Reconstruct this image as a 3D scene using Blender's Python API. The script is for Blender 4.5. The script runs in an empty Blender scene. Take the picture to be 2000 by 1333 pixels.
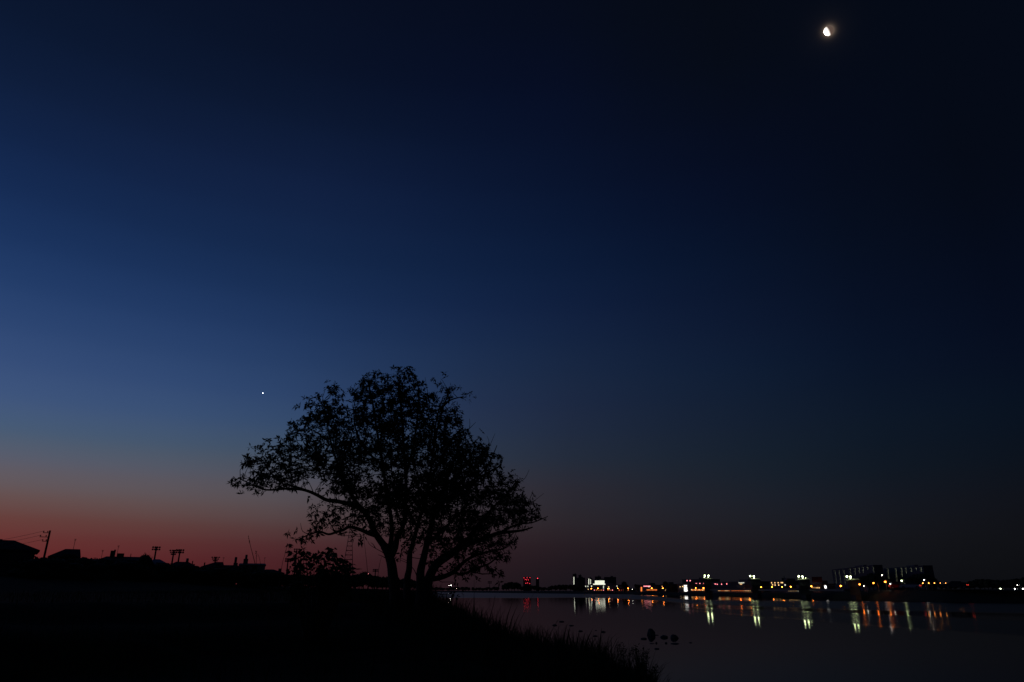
import bpy, math, random
import numpy as np
from mathutils import Vector, Matrix, noise as mnoise

random.seed(7); rng = np.random.default_rng(7)
SC = bpy.context.scene
COL = SC.collection
R = math.radians

# ------------------------------------------------------------------ camera
FPX, W, H = 1327.0, 2000.0, 1333.0          # focal length in pixels of the photograph
CAMZ = 2.0                                  # eye height above the water (m)
PITCH = math.atan((1154.0 - H/2)/FPX)
cam_d = bpy.data.cameras.new('camera'); cam = bpy.data.objects.new('camera', cam_d); COL.objects.link(cam)
cam_d.sensor_width = 36.0; cam_d.lens = 36.0*FPX/W; cam_d.clip_start = 0.1; cam_d.clip_end = 40000
cam.location = (0, 0, CAMZ); cam.rotation_euler = (math.pi/2 + PITCH, 0, 0)
SC.camera = cam

# ------------------------------------------------------------------ light: twilight sky, sun under the horizon
EXPO = 1.5                                  # long exposure
GLOW_AZ = R(-58)                            # bearing of the afterglow
SUN_AZ, SUN_EL = R(-60), R(-17)
SC.view_settings.view_transform = 'Standard'; SC.view_settings.look = 'None'
SC.view_settings.exposure = EXPO; SC.view_settings.gamma = 1.0; SC.view_settings.use_curve_mapping = False
SC.cycles.use_denoising = True
SC.cycles.use_adaptive_sampling = False
SC.cycles.sample_clamp_indirect = 4.0
SC.cycles.max_bounces = 5

def lin(c):                                 # sRGB 0..255 as seen in the picture -> scene radiance
    o = []
    for v in c:
        v = v/255.0
        o.append((v/12.92 if v <= .04045 else ((v+.055)/1.055)**2.4)/2**EXPO)
    return o

# twilight colours: rows are bearings away from the sunset point, entries (elevation in degrees, colour)
SKY = {
    15: [(0,(118,40,38)),(2.5,(112,48,46)),(4.6,(109,66,62)),(6.3,(105,86,87)),(8,(95,94,107)),(10,(75.9,93.8,119.7)),(12.5,(64.4,86.8,128)),(15.5,(53.6,77.2,121.6)),(19,(40.1,65.6,110.9)),(23,(28,52.5,96.1)),(28,(19.5,39.3,77.2)),(33,(14.5,29.5,59.4)),(38,(10.5,22.5,46.7)),(60,(7.5,13.5,28.9)),(90,(6.5,10.5,21.6))],
    35: [(0,(76,28,31)),(2,(82,36,39)),(4,(88,54,54)),(6,(91,77,79)),(8,(85,84,94)),(10.5,(67.3,83.6,104.8)),(13,(55,76.7,112.8)),(17,(41.6,65.2,105.8)),(21,(30.9,53.6,94)),(25,(22.3,43.4,80.4)),(32,(16.5,31.5,63.5)),(37,(11.5,23.5,48.9)),(42,(8.5,17.5,38.4)),(60,(7.5,12.5,27.9)),(90,(6.5,10.5,21.6))],
    61: [(0,(26.5,21,26.8)),(2,(33.5,25,30.8)),(3.5,(39.5,30,35.8)),(5.5,(44.4,39,45.1)),(8,(44,43,53)),(10.5,(36.8,45,61.1)),(14,(31.1,42.4,66.6)),(18,(25,40.1,67.8)),(22,(18.5,33.8,64.5)),(27,(12.5,27.8,57.2)),(35,(8.5,18.8,43.5)),(41,(6.5,13.8,35.1)),(47,(6,11.8,27.7)),(65,(6,10.8,22.5)),(90,(6.5,10.8,23.6))],
    80: [(0,(17,17,21.8)),(2,(21,21,25.8)),(4,(26,26,31.8)),(6,(25.5,29,37.9)),(9,(21,30,42)),(13,(17.2,28.2,45.9)),(17,(13.2,25.9,47.7)),(21,(11,21.8,44.5)),(25,(8,18.8,40.5)),(33,(6,12.8,31.5)),(44,(6,10.8,21.5)),(65,(6,10.8,21.5)),(90,(7,10.8,22.5))],
    98: [(0,(10,11,14.8)),(2,(13,14,17.8)),(5,(14.2,16,22.4)),(9,(10,17,28)),(12,(8,17,31)),(15.5,(6.3,13.3,29.9)),(22,(4.8,10.9,25.8)),(29,(4.8,9.9,21.8)),(37,(4.8,9.9,21.8)),(60,(4.8,9.9,21.8)),(90,(5.8,9.9,22.8))],
    150: [(0,(9,10,14.8)),(5,(11.2,14,21.4)),(9,(9,14,24)),(15,(6.3,10.2,22.9)),(30,(4.8,9.9,21.8)),(60,(4.8,9.9,21.8)),(90,(5.8,9.9,22.8))],
}
world = bpy.data.worlds.new('World'); SC.world = world; world.use_nodes = True
nt = world.node_tree; nt.nodes.clear()
def N(t, **kw):
    n = nt.nodes.new(t)
    for k, v in kw.items(): setattr(n, k, v)
    return n
def mth(op, a, b=None, clamp=False):
    n = N('ShaderNodeMath', operation=op); n.use_clamp = clamp
    for i, v in enumerate((a, b)):
        if v is None: continue
        if isinstance(v, (int, float)): n.inputs[i].default_value = v
        else: nt.links.new(v, n.inputs[i])
    return n.outputs[0]
tc = N('ShaderNodeTexCoord'); sep = N('ShaderNodeSeparateXYZ'); nt.links.new(tc.outputs['Generated'], sep.inputs[0])
dx, dy, dz = sep.outputs
el = mth('ARCSINE', mth('MINIMUM', mth('MAXIMUM', dz, -1.0), 1.0))
hor = mth('MAXIMUM', mth('SQRT', mth('ADD', mth('MULTIPLY', dx, dx), mth('MULTIPLY', dy, dy))), 1e-5)
cosu = mth('DIVIDE', mth('ADD', mth('MULTIPLY', dx, math.sin(GLOW_AZ)), mth('MULTIPLY', dy, math.cos(GLOW_AZ))), hor)
uang = mth('MULTIPLY', mth('ARCCOSINE', mth('MINIMUM', mth('MAXIMUM', cosu, -1.0), 1.0)), 180/math.pi)
fac = mth('MULTIPLY', el, 2/math.pi, True)
def pchip(x, y, q):
    """monotone cubic interpolation"""
    x = np.asarray(x, float); y = np.asarray(y, float); h = np.diff(x); d = np.diff(y)/h; m = np.zeros(len(x))
    for i in range(1, len(x)-1):
        if d[i-1]*d[i] > 0:
            w1, w2 = 2*h[i]+h[i-1], h[i]+2*h[i-1]; m[i] = (w1+w2)/(w1/d[i-1]+w2/d[i])
    m[0], m[-1] = d[0], d[-1]
    k = np.clip(np.searchsorted(x, q)-1, 0, len(h)-1); t = (q-x[k])/h[k]
    return ((1+2*t)*(1-t)**2)*y[k] + t*(1-t)**2*h[k]*m[k] + t*t*(3-2*t)*y[k+1] + t*t*(t-1)*h[k]*m[k+1]
ks = 90*(np.linspace(0, 1, 31)**2.0); us = sorted(SKY); tab = []
for u in us:
    ee = [p[0] for p in SKY[u]]; cc = np.array([lin(p[1]) for p in SKY[u]])
    tab.append(np.stack([np.exp(pchip(ee, np.log(cc[:, i]), ks)) for i in range(3)], 1))
tab = np.array(tab)                                             # bearing x elevation x rgb
uu = np.array([8, 15, 23, 31, 39, 47, 55, 63, 71, 79, 87, 96, 110, 128, 150], float)
fine = np.zeros((len(uu), 31, 3))
for i in range(31):
    for c in range(3): fine[:, i, c] = np.exp(pchip(us, np.log(tab[:, i, c]), np.clip(uu, us[0], us[-1])))
prev = None; pu = None
for n_, u in enumerate(uu):
    cr = N('ShaderNodeValToRGB'); cr.color_ramp.interpolation = 'CARDINAL'; es = cr.color_ramp.elements
    while len(es) < 31: es.new(0.5)
    for i in range(31): es[i].position = ks[i]/90.0
    for i in range(31): es[i].color = (*fine[n_, i], 1)
    nt.links.new(fac, cr.inputs[0])
    if prev is None: prev = cr.outputs[0]
    else:
        mr = N('ShaderNodeMapRange', interpolation_type='LINEAR'); mr.clamp = True
        mr.inputs[1].default_value = pu; mr.inputs[2].default_value = u
        nt.links.new(uang, mr.inputs[0])
        mx = N('ShaderNodeMix', data_type='RGBA'); nt.links.new(mr.outputs[0], mx.inputs[0])
        nt.links.new(prev, mx.inputs[6]); nt.links.new(cr.outputs[0], mx.inputs[7]); prev = mx.outputs[2]
    pu = u
# the thin aureole that humid air shows round the moon
def ray(px, py):
    a = (px - W/2)/FPX; b = (H/2 - py)/FPX
    return Vector((a, math.cos(PITCH) - b*math.sin(PITCH), math.sin(PITCH) + b*math.cos(PITCH)))
MOON = ray(1618.5, 60.5).normalized()
vd = N('ShaderNodeVectorMath', operation='DOT_PRODUCT'); nt.links.new(tc.outputs['Generated'], vd.inputs[0]); vd.inputs[1].default_value = MOON
ang = mth('MULTIPLY', mth('ARCCOSINE', mth('MINIMUM', vd.outputs['Value'], 1.0)), 180/math.pi)
g1 = mth('MULTIPLY', mth('POWER', 2.718, mth('MULTIPLY', ang, -9.0)), 2.2/2**EXPO)
g2 = mth('MULTIPLY', mth('POWER', 2.718, mth('MULTIPLY', ang, -1.6)), 0.010/2**EXPO)
halo = N('ShaderNodeCombineColor')
for i, (k1, k2) in enumerate(((1.0, 1.0), (.72, .75), (.50, .62))):
    nt.links.new(mth('ADD', mth('MULTIPLY', g1, k1), mth('MULTIPLY', g2, k2)), halo.inputs[i])
addc = N('ShaderNodeMix', data_type='RGBA', blend_type='ADD'); addc.inputs[0].default_value = 1.0
nt.links.new(prev, addc.inputs[6]); nt.links.new(halo.outputs[0], addc.inputs[7])
bg = N('ShaderNodeBackground'); nt.links.new(addc.outputs[2], bg.inputs[0]); bg.inputs[1].default_value = 1.0
wo = N('ShaderNodeOutputWorld'); nt.links.new(bg.outputs[0], wo.inputs[0])

sun_d = bpy.data.lights.new('sun', 'SUN'); sun_d.energy = 5.0; sun_d.angle = R(.5); sun_d.color = (1, .96, .9)
sun = bpy.data.objects.new('sun', sun_d); COL.objects.link(sun)
sdir = Vector((math.cos(SUN_EL)*math.sin(SUN_AZ), math.cos(SUN_EL)*math.cos(SUN_AZ), math.sin(SUN_EL)))
sun.rotation_euler = sdir.to_track_quat('Z', 'Y').to_euler()

# ------------------------------------------------------------------ helpers
MATS = {}
def mat(name, rgb, rough=.85, var=.25, scale=4.0, metal=0.0, spec=.3):
    if name in MATS: return MATS[name]
    m = bpy.data.materials.new(name); m.use_nodes = True; t = m.node_tree
    b = t.nodes['Principled BSDF']; b.inputs['Roughness'].default_value = rough; b.inputs['Metallic'].default_value = metal
    b.inputs['Specular IOR Level'].default_value = spec
    nz = t.nodes.new('ShaderNodeTexNoise'); nz.inputs['Scale'].default_value = scale; nz.inputs['Detail'].default_value = 4
    cr = t.nodes.new('ShaderNodeValToRGB')
    cr.color_ramp.elements[0].position = .3; cr.color_ramp.elements[1].position = .7
    cr.color_ramp.elements[0].color = (*[c*(1-var) for c in rgb], 1); cr.color_ramp.elements[1].color = (*[min(1, c*(1+var)) for c in rgb], 1)
    tcn = t.nodes.new('ShaderNodeTexCoord'); t.links.new(tcn.outputs['Object'], nz.inputs['Vector'])
    t.links.new(nz.outputs['Fac'], cr.inputs[0]); t.links.new(cr.outputs[0], b.inputs['Base Color'])
    MATS[name] = m; return m
def glow(name, rgb, strength):
    if name in MATS: return MATS[name]
    m = bpy.data.materials.new(name); m.use_nodes = True; b = m.node_tree.nodes['Principled BSDF']
    b.inputs['Base Color'].default_value = (.3, .3, .3, 1); b.inputs['Emission Color'].default_value = (*rgb, 1)
    b.inputs['Emission Strength'].default_value = strength/2**EXPO
    MATS[name] = m; return m
GRASS = mat('grass_blades', (.04, .055, .02), .8, .3, 2); SOIL = mat('soil', (.055, .05, .035), .95, .35, .7, 0, .05)
BARK = mat('bark', (.07, .055, .04), .9, .35, 9); LEAF = mat('leaf', (.04, .07, .025), .7, .35, 5)
FARLEAF = mat('far_leaf', (.04, .06, .025), .85, .35, .6); STONE = mat('stone', (.12, .115, .105), .8, .3, 3)
CONC = mat('concrete', (.2, .195, .18), .85, .15, .8); WALLP = mat('pale_render', (.32, .30, .28), .85, .1, 1.0)
WALLG = mat('grey_render', (.11, .11, .115), .85, .12, 1.0); ROOF = mat('roof_tile', (.055, .05, .055), .9, .3, 6, 0, .08)
ROOFB = mat('skylit_blue_roof', (.12, .14, .18), .6, .15, 3); STEEL = mat('steel', (.25, .25, .26), .5, .15, 5, .6)  # ROOFB has the bluish sky light put into its base colour
DARKS = mat('dark_steel', (.08, .08, .085), .55, .2, 5, .4); GLASS = mat('window_glass', (.03, .035, .04), .12, .1, 2, 0, .5)
WOOD = mat('pole_wood', (.12, .09, .065), .9, .25, 8); ASPH = mat('asphalt', (.05, .05, .05), .9, .2, 3)
TYRE = mat('tyre', (.02, .02, .02), .9, .1); PAINTW = mat('car_paint_white', (.55, .55, .56), .3, .03); PAINTD = mat('car_paint_dark', (.06, .065, .08), .3, .05)
PAINTR = mat('car_paint_red', (.25, .03, .03), .3, .05)
E_OR = glow('sodium_lamp', (1, .20, .018), 70); E_ORS = glow('sodium_lamp_small', (1, .30, .06), 12); E_OR2 = glow('sodium_lamp_levee', (1, .20, .02), 16)
E_WH = glow('white_lamp', (1, .97, .85), 20); E_GR = glow('mercury_lamp', (.84, 1, .50), 14)
E_WIN = glow('lit_window_white', (.97, 1, .80), 1.15); E_WINY = glow('lit_window_warm', (1, .60, .24), 2.0)
E_DIM = glow('dim_window', (1, .70, .4), .02); E_COR = glow('corridor_light', (.95, 1, .62), .45); E_COR2 = glow('corridor_light_faint', (.95, 1, .6), .22)
E_RED = glow('red_beacon', (1, .04, .07), 3.5); E_PINK = glow('pink_lamp', (1, .26, .30), 3.2)
E_TAIL = glow('tail_light', (1, .06, .03), 1.0); E_HEAD = glow('head_light', (1, .97, .9), 8); E_ORW = glow('orange_window_wall_glow', (1, .24, .04), 1.6)  # E_ORW serves windows and stand-in panes for lamp-lit walls
E_SIGN = glow('lit_panel', (1, .98, .92), 3.2)

def new_obj(name, me, m, parent=None):
    o = bpy.data.objects.new(name, me); COL.objects.link(o)
    if m is not None and len(me.materials) == 0: me.materials.append(m)
    if parent is not None: o.parent = parent
    return o
def tag(o, label, cat, group=None, kind=None):
    if label: o['label'] = label
    if cat: o['category'] = cat
    if group: o['group'] = group
    if kind: o['kind'] = kind
    return o
def thing(name, label, cat, loc=(0, 0, 0), rz=0, group=None):
    o = bpy.data.objects.new(name, None); COL.objects.link(o); o.empty_display_size = .3
    o.location = loc; o.rotation_euler = (0, 0, rz)
    return tag(o, label, cat, group)
class MB:
    """collects shapes into one mesh"""
    def __init__(s): s.v = []; s.f = []
    def add(s, v, f):
        n = len(s.v); s.v += [tuple(p) for p in v]; s.f += [tuple(i+n for i in q) for q in f]; return s
    def box(s, x0, x1, y0, y1, z0, z1):
        return s.add([(x0,y0,z0),(x1,y0,z0),(x1,y1,z0),(x0,y1,z0),(x0,y0,z1),(x1,y0,z1),(x1,y1,z1),(x0,y1,z1)],
                     [(3,2,1,0),(4,5,6,7),(0,1,5,4),(1,2,6,5),(2,3,7,6),(3,0,4,7)])
    def tube(s, pts, rad, n=6, cap=True):
        pts = [Vector(p) for p in pts]
        if not hasattr(rad, '__len__'): rad = [rad]*len(pts)
        rings = []; b0 = len(s.v); prevx = None
        for i, p in enumerate(pts):
            d = (pts[min(i+1, len(pts)-1)] - pts[max(i-1, 0)]).normalized()
            x = d.cross(Vector((0, 1, 0)) if abs(d.y) < .9 else Vector((1, 0, 0))) if prevx is None else (prevx - d*prevx.dot(d))
            x.normalize(); y = d.cross(x); prevx = x
            for k in range(n):
                a = 2*math.pi*k/n; s.v.append(tuple(p + (x*math.cos(a) + y*math.sin(a))*rad[i]))
        for i in range(len(pts)-1):
            for k in range(n):
                a, b = b0+i*n+k, b0+i*n+(k+1) % n
                s.f.append((a, b, b+n, a+n))
        if cap:
            s.f.append(tuple(b0+k for k in reversed(range(n)))); s.f.append(tuple(b0+(len(pts)-1)*n+k for k in range(n)))
        return s
    def lathe(s, prof, n=10, c=(0, 0)):
        b0 = len(s.v)
        for r, z in prof:
            for k in range(n):
                a = 2*math.pi*k/n; s.v.append((c[0]+r*math.cos(a), c[1]+r*math.sin(a), z))
        for i in range(len(prof)-1):
            for k in range(n):
                a, b = b0+i*n+k, b0+i*n+(k+1) % n; s.f.append((a, b, b+n, a+n))
        s.f.append(tuple(b0+k for k in reversed(range(n)))); s.f.append(tuple(b0+(len(prof)-1)*n+k for k in range(n)))
        return s
    def mesh(s, name, smooth=False):
        me = bpy.data.meshes.new(name); me.from_pydata(s.v, [], s.f); me.update()
        if smooth: me.polygons.foreach_set('use_smooth', [True]*len(me.polygons))
        return me
    def build(s, name, m, parent=None, smooth=False): return new_obj(name, s.mesh(name, smooth), m, parent)
def ico(r, sub=1):
    import bmesh
    bm = bmesh.new(); bmesh.ops.create_icosphere(bm, subdivisions=sub, radius=r)
    v = [tuple(x.co) for x in bm.verts]; f = [tuple(x.index for x in q.verts) for q in bm.faces]; bm.free(); return v, f
def at(px, py, rng_):
    """point on the pixel's ray at horizontal range rng_ from the camera"""
    d = ray(px, py); t = rng_/math.hypot(d.x, d.y); return Vector((d.x*t, d.y*t, CAMZ + d.z*t))
def onwater(px, py, z=0.0):
    d = ray(px, py); t = (z - CAMZ)/d.z; return Vector((d.x*t, d.y*t, z))
def pixel(p):
    q = Vector(p) - Vector((0, 0, CAMZ)); fz = q.y*math.cos(PITCH) + q.z*math.sin(PITCH); up = -q.y*math.sin(PITCH) + q.z*math.cos(PITCH)
    return W/2 + FPX*q.x/fz, H/2 - FPX*up/fz
def ordinal(i):
    base_ = ['first','second','third','fourth','fifth','sixth','seventh','eighth','ninth','tenth','eleventh','twelfth','thirteenth','fourteenth','fifteenth','sixteenth','seventeenth','eighteenth','nineteenth','twentieth']
    return base_[i] if i < 20 else ('twenty-', 'thirty-', 'forty-')[(i-20)//10] + base_[(i-20) % 10]

# ------------------------------------------------------------------ moon and evening planet
MD = 14000.0
mv, mf = ico(1, 5)
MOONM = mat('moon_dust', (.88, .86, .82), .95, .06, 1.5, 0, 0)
mb_ = MOONM.node_tree.nodes['Principled BSDF']; mb_.inputs['Emission Color'].default_value = (1, .66, .5, 1); mb_.inputs['Emission Strength'].default_value = .11/2**EXPO   # glow painted over the dark half to match the aureole
mr_ = MD*math.tan(R(.325))
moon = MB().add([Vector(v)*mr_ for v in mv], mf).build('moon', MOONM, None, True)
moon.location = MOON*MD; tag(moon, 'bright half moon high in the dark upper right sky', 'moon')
pv, pf = ico(1, 2)
star = MB().add([Vector(v)*MD*math.tan(R(.031)) for v in pv], pf).build('planet', glow('planet_light', (.93, .96, 1), 7), None, True)
star.location = ray(513.5, 768).normalized()*MD; tag(star, 'single bright white planet in the blue sky left of the tree', 'planet')

# ------------------------------------------------------------------ ground, banks, river
base = MB().add([(-9000,-9000,-4),(9000,-9000,-4),(9000,9000,-4),(-9000,9000,-4)], [(0,1,2,3)]).build('ground', SOIL)
base['kind'] = 'structure'
# near bank: crest line (x, y, z) followed towards the river bend
K = .7                                       # scale of the near bank
def cp(px, py, Y):
    Y = Y*K; d = ray(px, py); t = Y/d.y; return (d.x*t, Y, CAMZ + d.z*t)
CREST = [(3.9,-60,.75),(3.6,-7,.75),(2.35,5.6,.72), cp(1240,1345,15.0), cp(1200,1313,18), cp(1100,1282,21), cp(1000,1249,23.6), cp(900,1210,25.8), cp(852,1178,27.6),
         (-3.3,22,1.6),(-6,40,1.7),(-16,120,1.9),(-38,300,1.8),(-78,620,1.5),(-125,1000,1.3),(-160,1300,1.2)]
CR = np.array(CREST)
def bank_h(X, Y):
    """height of the near land: crest height, falling to the river on the right and rising to a levee on the left"""
    P = np.stack([X, Y], -1); best = np.full(X.shape, 1e9); sg = np.zeros(X.shape); zc = np.zeros(X.shape)
    for i in range(len(CR)-1):
        a, b = CR[i, :2], CR[i+1, :2]; ab = b-a; L2 = ab@ab
        t = np.clip(((P-a)@ab)/L2, 0, 1); q = a + t[..., None]*ab; d = np.linalg.norm(P-q, axis=-1)
        side = -(ab[0]*(P[..., 1]-a[1]) - ab[1]*(P[..., 0]-a[0]))       # >0 right of the line = river side
        m = d < best
        best = np.where(m, d, best); sg = np.where(m, -np.sign(side), sg); zc = np.where(m, CR[i, 2] + t*(CR[i+1, 2]-CR[i, 2]), zc)
    s = best*sg
    land = zc + .12*(1-np.exp(-np.maximum(s, 0)/6)) + 0.0
    k = np.clip((s-30)/20, 0, 1); k = k*k*(3-2*k)
    lev = 3.65
    land = land*(1-k) + lev*k
    k2 = np.clip((s-62)/20, 0, 1); land = land*(1-k2) + 2.6*k2
    fall = zc - .62*np.maximum(-s, 0) - .05*np.maximum(-s, 0)**2
    return np.where(s >= 0, land, np.maximum(fall, -1.6)), s
def warp(n, lo, hi, c, p=2.6):
    t = np.linspace(-1, 1, n); v = np.sign(t)*np.abs(t)**p
    return np.where(v < 0, c + v*(c-lo), c + v*(hi-c))
gx = warp(200, -1200, 20, -.8, 2.8); gy = warp(200, -60, 1250, 16, 2.5)
GX, GY = np.meshgrid(gx, gy, indexing='ij'); GZ, GS = bank_h(GX, GY)
def fnoise(X, Y, sc, amp):
    return np.vectorize(lambda a, b: mnoise.noise((a*sc, b*sc, 3.1)))(X, Y)*amp
GZ = GZ + np.where(GS > -1.2, fnoise(GX, GY, .55, .05) + fnoise(GX, GY, .08, .05), 0)
def grid_obj(name, X, Y, Z, m):
    a, b = X.shape; v = np.stack([X.ravel(), Y.ravel(), Z.ravel()], 1)
    i, j = np.meshgrid(np.arange(a-1), np.arange(b-1), indexing='ij'); q = (i*b+j).ravel()
    f = np.stack([q, q+b, q+b+1, q+1], 1)
    me = bpy.data.meshes.new(name); me.from_pydata(v.tolist(), [], f.tolist()); me.update()
    me.polygons.foreach_set('use_smooth', [True]*len(me.polygons))
    return new_obj(name, me, m)
near = grid_obj('near_bank', GX, GY, GZ, mat('near_soil', (.03, .034, .018), .98, .45, .8, 0, .03)); near['kind'] = 'structure'

# far shore: waterline read from the picture, then a bank, then level land
SHORE = [onwater(px, py) for px, py in ((835,1156.7),(900,1157.6),(980,1158.6),(1100,1160),(1250,1161.5),(1390,1163.5),(1500,1166),(1580,1168.4),(1660,1170.5),(1760,1173.5),(1850,1176),(2000,1177.5))]
SHORE = [Vector((-700, 1150, 0)), Vector((-300, 1120, 0))] + SHORE + [Vector((135, 85, 0)), Vector((220, 30, 0)), Vector((420, -120, 0))]
sv, sf = [], []
prof = [(-6, -1.6), (0, -.02), (2.0, .4), (5.0, .85), (9, 1.15), (60, 1.15), (400, 1.1), (4500, .5)]
dense = []
for i in range(len(SHORE)-1):
    for t in np.linspace(0, 1, 7)[:-1]: dense.append(SHORE[i].lerp(SHORE[i+1], float(t)))
dense.append(SHORE[-1])
crest_far = []
for i, p in enumerate(dense):
    px_ = pixel(p)[0] if p.y > 40 else 2300
    out = Vector((p.x+40, p.y+60, 0)).normalized() if p.x > -40 else Vector((-.1, 1, 0)).normalized()
    right = min(1, max(0, (px_-1560)/150))
    for o, z in prof:
        zz = z*(1 + right*.95) if 0 < o < 200 else z
        w_ = mnoise.noise((p.x*.05, p.y*.05, o*.1))*(.25 if 0 < o < 100 else 0)
        off = out*o*(1 if o >= 0 else 1)
        sv.append((p.x+off.x + (0), p.y+off.y, zz + w_*.5))
m_ = len(prof)
for i in range(len(dense)-1):
    for j in range(m_-1):
        a = i*m_+j; sf.append((a, a+1, a+m_+1, a+m_))
far = MB().add(sv, sf).build('far_bank', mat('far_soil', (.05, .055, .035), .95, .35, .05), None, True); far['kind'] = 'structure'
def far_z(px): return 1.12 + (1.0 if px > 1640 else 0)

# river: one sheet whose polar grid carries a wind-ripple value per vertex (smooth lanes and ruffled lanes)
BLUE_LOW = [(700,1168.5),(1130,1167.6),(1200,1168.5),(1290,1174.0),(1340,1179.5),(1385,1181),(1477,1185),(1570,1188),(1660,1190.5),(1750,1193),(2300,1203)]
BLUE_TOP = [(700,1140),(1150,1158.5),(1220,1160.5),(1260,1164),(1300,1167),(1340,1172.5),(1390,1174),(1477,1175),(1570,1174.5),(1660,1173.4),(1760,1175),(2300,1180)]
C1_LOW = [(700,1190),(1230,1190),(1340,1187),(1385,1189),(1477,1192),(1570,1197),(1660,1200.5),(1720,1204),(2300,1225)]
C2_TOP = [(700,1190),(1230,1190),(1340,1191.5),(1385,1196),(1477,1204),(1570,1211),(1660,1218),(1750,1225),(2300,1262)]
C2_LOW = [(700,1197),(1150,1193),(1300,1200),(1385,1215),(1477,1220),(1570,1228),(1660,1233),(1750,1238),(2300,1275)]
def pl(L, x): return np.interp(x, [q[0] for q in L], [q[1] for q in L])
def sst(a, b, x): t = np.clip((x-a)/(b-a), 0, 1); return t*t*(3-2*t)
def ripple(px, py):
    e = 1.0 + 2.2*sst(1200, 1420, px)          # lanes blur into each other towards the near side
    blue = sst(-e, e, py-pl(BLUE_TOP, px))*(1-sst(-e, e, py-pl(BLUE_LOW, px)))
    gap = sst(-3, 3, py-pl(C1_LOW, px))*(1-sst(-3, 3, py-pl(C2_TOP, px)))*sst(1300, 1360, px)
    low = sst(-6, 30, py-pl(C2_LOW, px))
    return blue, gap, low
naz, nr = 260, 420
AZ = np.linspace(R(-60), R(100), naz); IR = np.linspace(1/1400, 1/9.0, nr)**1.0
IR = 1/1400 + (1/6.0-1/1400)*np.linspace(0, 1, nr)**2.2
wv = []; wa = []
for a in AZ:
    for ir in IR:
        r_ = 1/ir; x, y = r_*math.sin(a), r_*math.cos(a); wv.append((x, y, 0.0))
wf = [(i*nr+j, i*nr+j+1, (i+1)*nr+j+1, (i+1)*nr+j) for i in range(naz-1) for j in range(nr-1)]
WV = np.array(wv)
fz = WV[:, 1]*math.cos(PITCH) - CAMZ*math.sin(PITCH); up = -WV[:, 1]*math.sin(PITCH) - CAMZ*math.cos(PITCH)
ok = fz > 1
PX = np.where(ok, W/2 + FPX*WV[:, 0]/np.where(ok, fz, 1), 2300); PY = np.where(ok, H/2 - FPX*up/np.where(ok, fz, 1), 1333)
jit = np.array([mnoise.noise((v[0]*.06, v[1]*.02, .5)) for v in wv])
bl, gp, lo_ = ripple(np.clip(PX, 700, 2300), PY + jit*(1.2 + 2.0*np.clip((PX-1230)/200, 0, 1)))
me = bpy.data.meshes.new('river'); me.from_pydata(wv, [], wf); me.update()
wn = np.array([mnoise.noise((v[0]*.03, v[1]*.012, 7.5)) for v in wv]); rt = np.clip((PX-1230)/200, 0, 1); RIP = .066 + bl*(.24-.06*rt) + gp*.13 - lo_*.022 + wn*.010*(1-bl)
at_ = me.attributes.new('ripple', 'FLOAT', 'POINT'); at_.data.foreach_set('value', RIP.astype(np.float32))
wm = bpy.data.materials.new('river_water'); wm.use_nodes = True; t = wm.node_tree; t.nodes.clear()
an = t.nodes.new('ShaderNodeAttribute'); an.attribute_name = 'ripple'
gl = t.nodes.new('ShaderNodeBsdfAnisotropic'); gl.distribution = 'BECKMANN'; gl.inputs['Color'].default_value = (.88, .88, .88, 1)
t.links.new(an.outputs['Fac'], gl.inputs['Roughness'])
df = t.nodes.new('ShaderNodeBsdfDiffuse'); df.inputs['Color'].default_value = (.008, .010, .011, 1)
fr = t.nodes.new('ShaderNodeFresnel'); fr.inputs['IOR'].default_value = 1.333
# a wind-ruffled surface shows facets turned to the viewer, which mirror less of the sky
kr = t.nodes.new('ShaderNodeMapRange'); kr.inputs[1].default_value = .06; kr.inputs[2].default_value = .32; kr.inputs[3].default_value = 1.0; kr.inputs[4].default_value = .42
t.links.new(an.outputs['Fac'], kr.inputs[0]); mk = t.nodes.new('ShaderNodeMath'); mk.operation = 'MULTIPLY'; t.links.new(fr.outputs[0], mk.inputs[0]); t.links.new(kr.outputs[0], mk.inputs[1])
tg = t.nodes.new('ShaderNodeTexCoord'); mp = t.nodes.new('ShaderNodeMapping'); mp.inputs['Scale'].default_value = (.55, 1.5, 1); t.links.new(tg.outputs['Object'], mp.inputs[0])
wz = t.nodes.new('ShaderNodeTexNoise'); wz.inputs['Scale'].default_value = 1.0; wz.inputs['Detail'].default_value = 3; t.links.new(mp.outputs[0], wz.inputs['Vector'])
bp = t.nodes.new('ShaderNodeBump'); bp.inputs['Strength'].default_value = 1.0; bp.inputs['Distance'].default_value = .0014; t.links.new(wz.outputs['Fac'], bp.inputs['Height']); t.links.new(bp.outputs[0], gl.inputs['Normal'])
mxw = t.nodes.new('ShaderNodeMixShader'); t.links.new(mk.outputs[0], mxw.inputs[0]); t.links.new(df.outputs[0], mxw.inputs[1]); t.links.new(gl.outputs[0], mxw.inputs[2])
ow_ = t.nodes.new('ShaderNodeOutputMaterial'); t.links.new(mxw.outputs[0], ow_.inputs[0])
river = new_obj('river', me, wm); river['kind'] = 'structure'

# ------------------------------------------------------------------ the big multi-stemmed tree on the bank
TY = 26.0*K
def tp(px, py, dd=0.0):
    dd = dd*K; d = ray(px, py); t = (TY+dd)/d.y; return Vector((d.x*t, TY+dd, CAMZ + d.z*t))
def gz(x, y):
    return float(bank_h(np.array([[x]], float), np.array([[y]], float))[0][0, 0])
tree_o = tp(800, 1180); tree_o.z = gz(tree_o.x, tree_o.y)
tree = thing('riverside_tree', 'large dark multi-stemmed tree with ragged leafy crown on the river bank', 'tree', tree_o)
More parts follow.
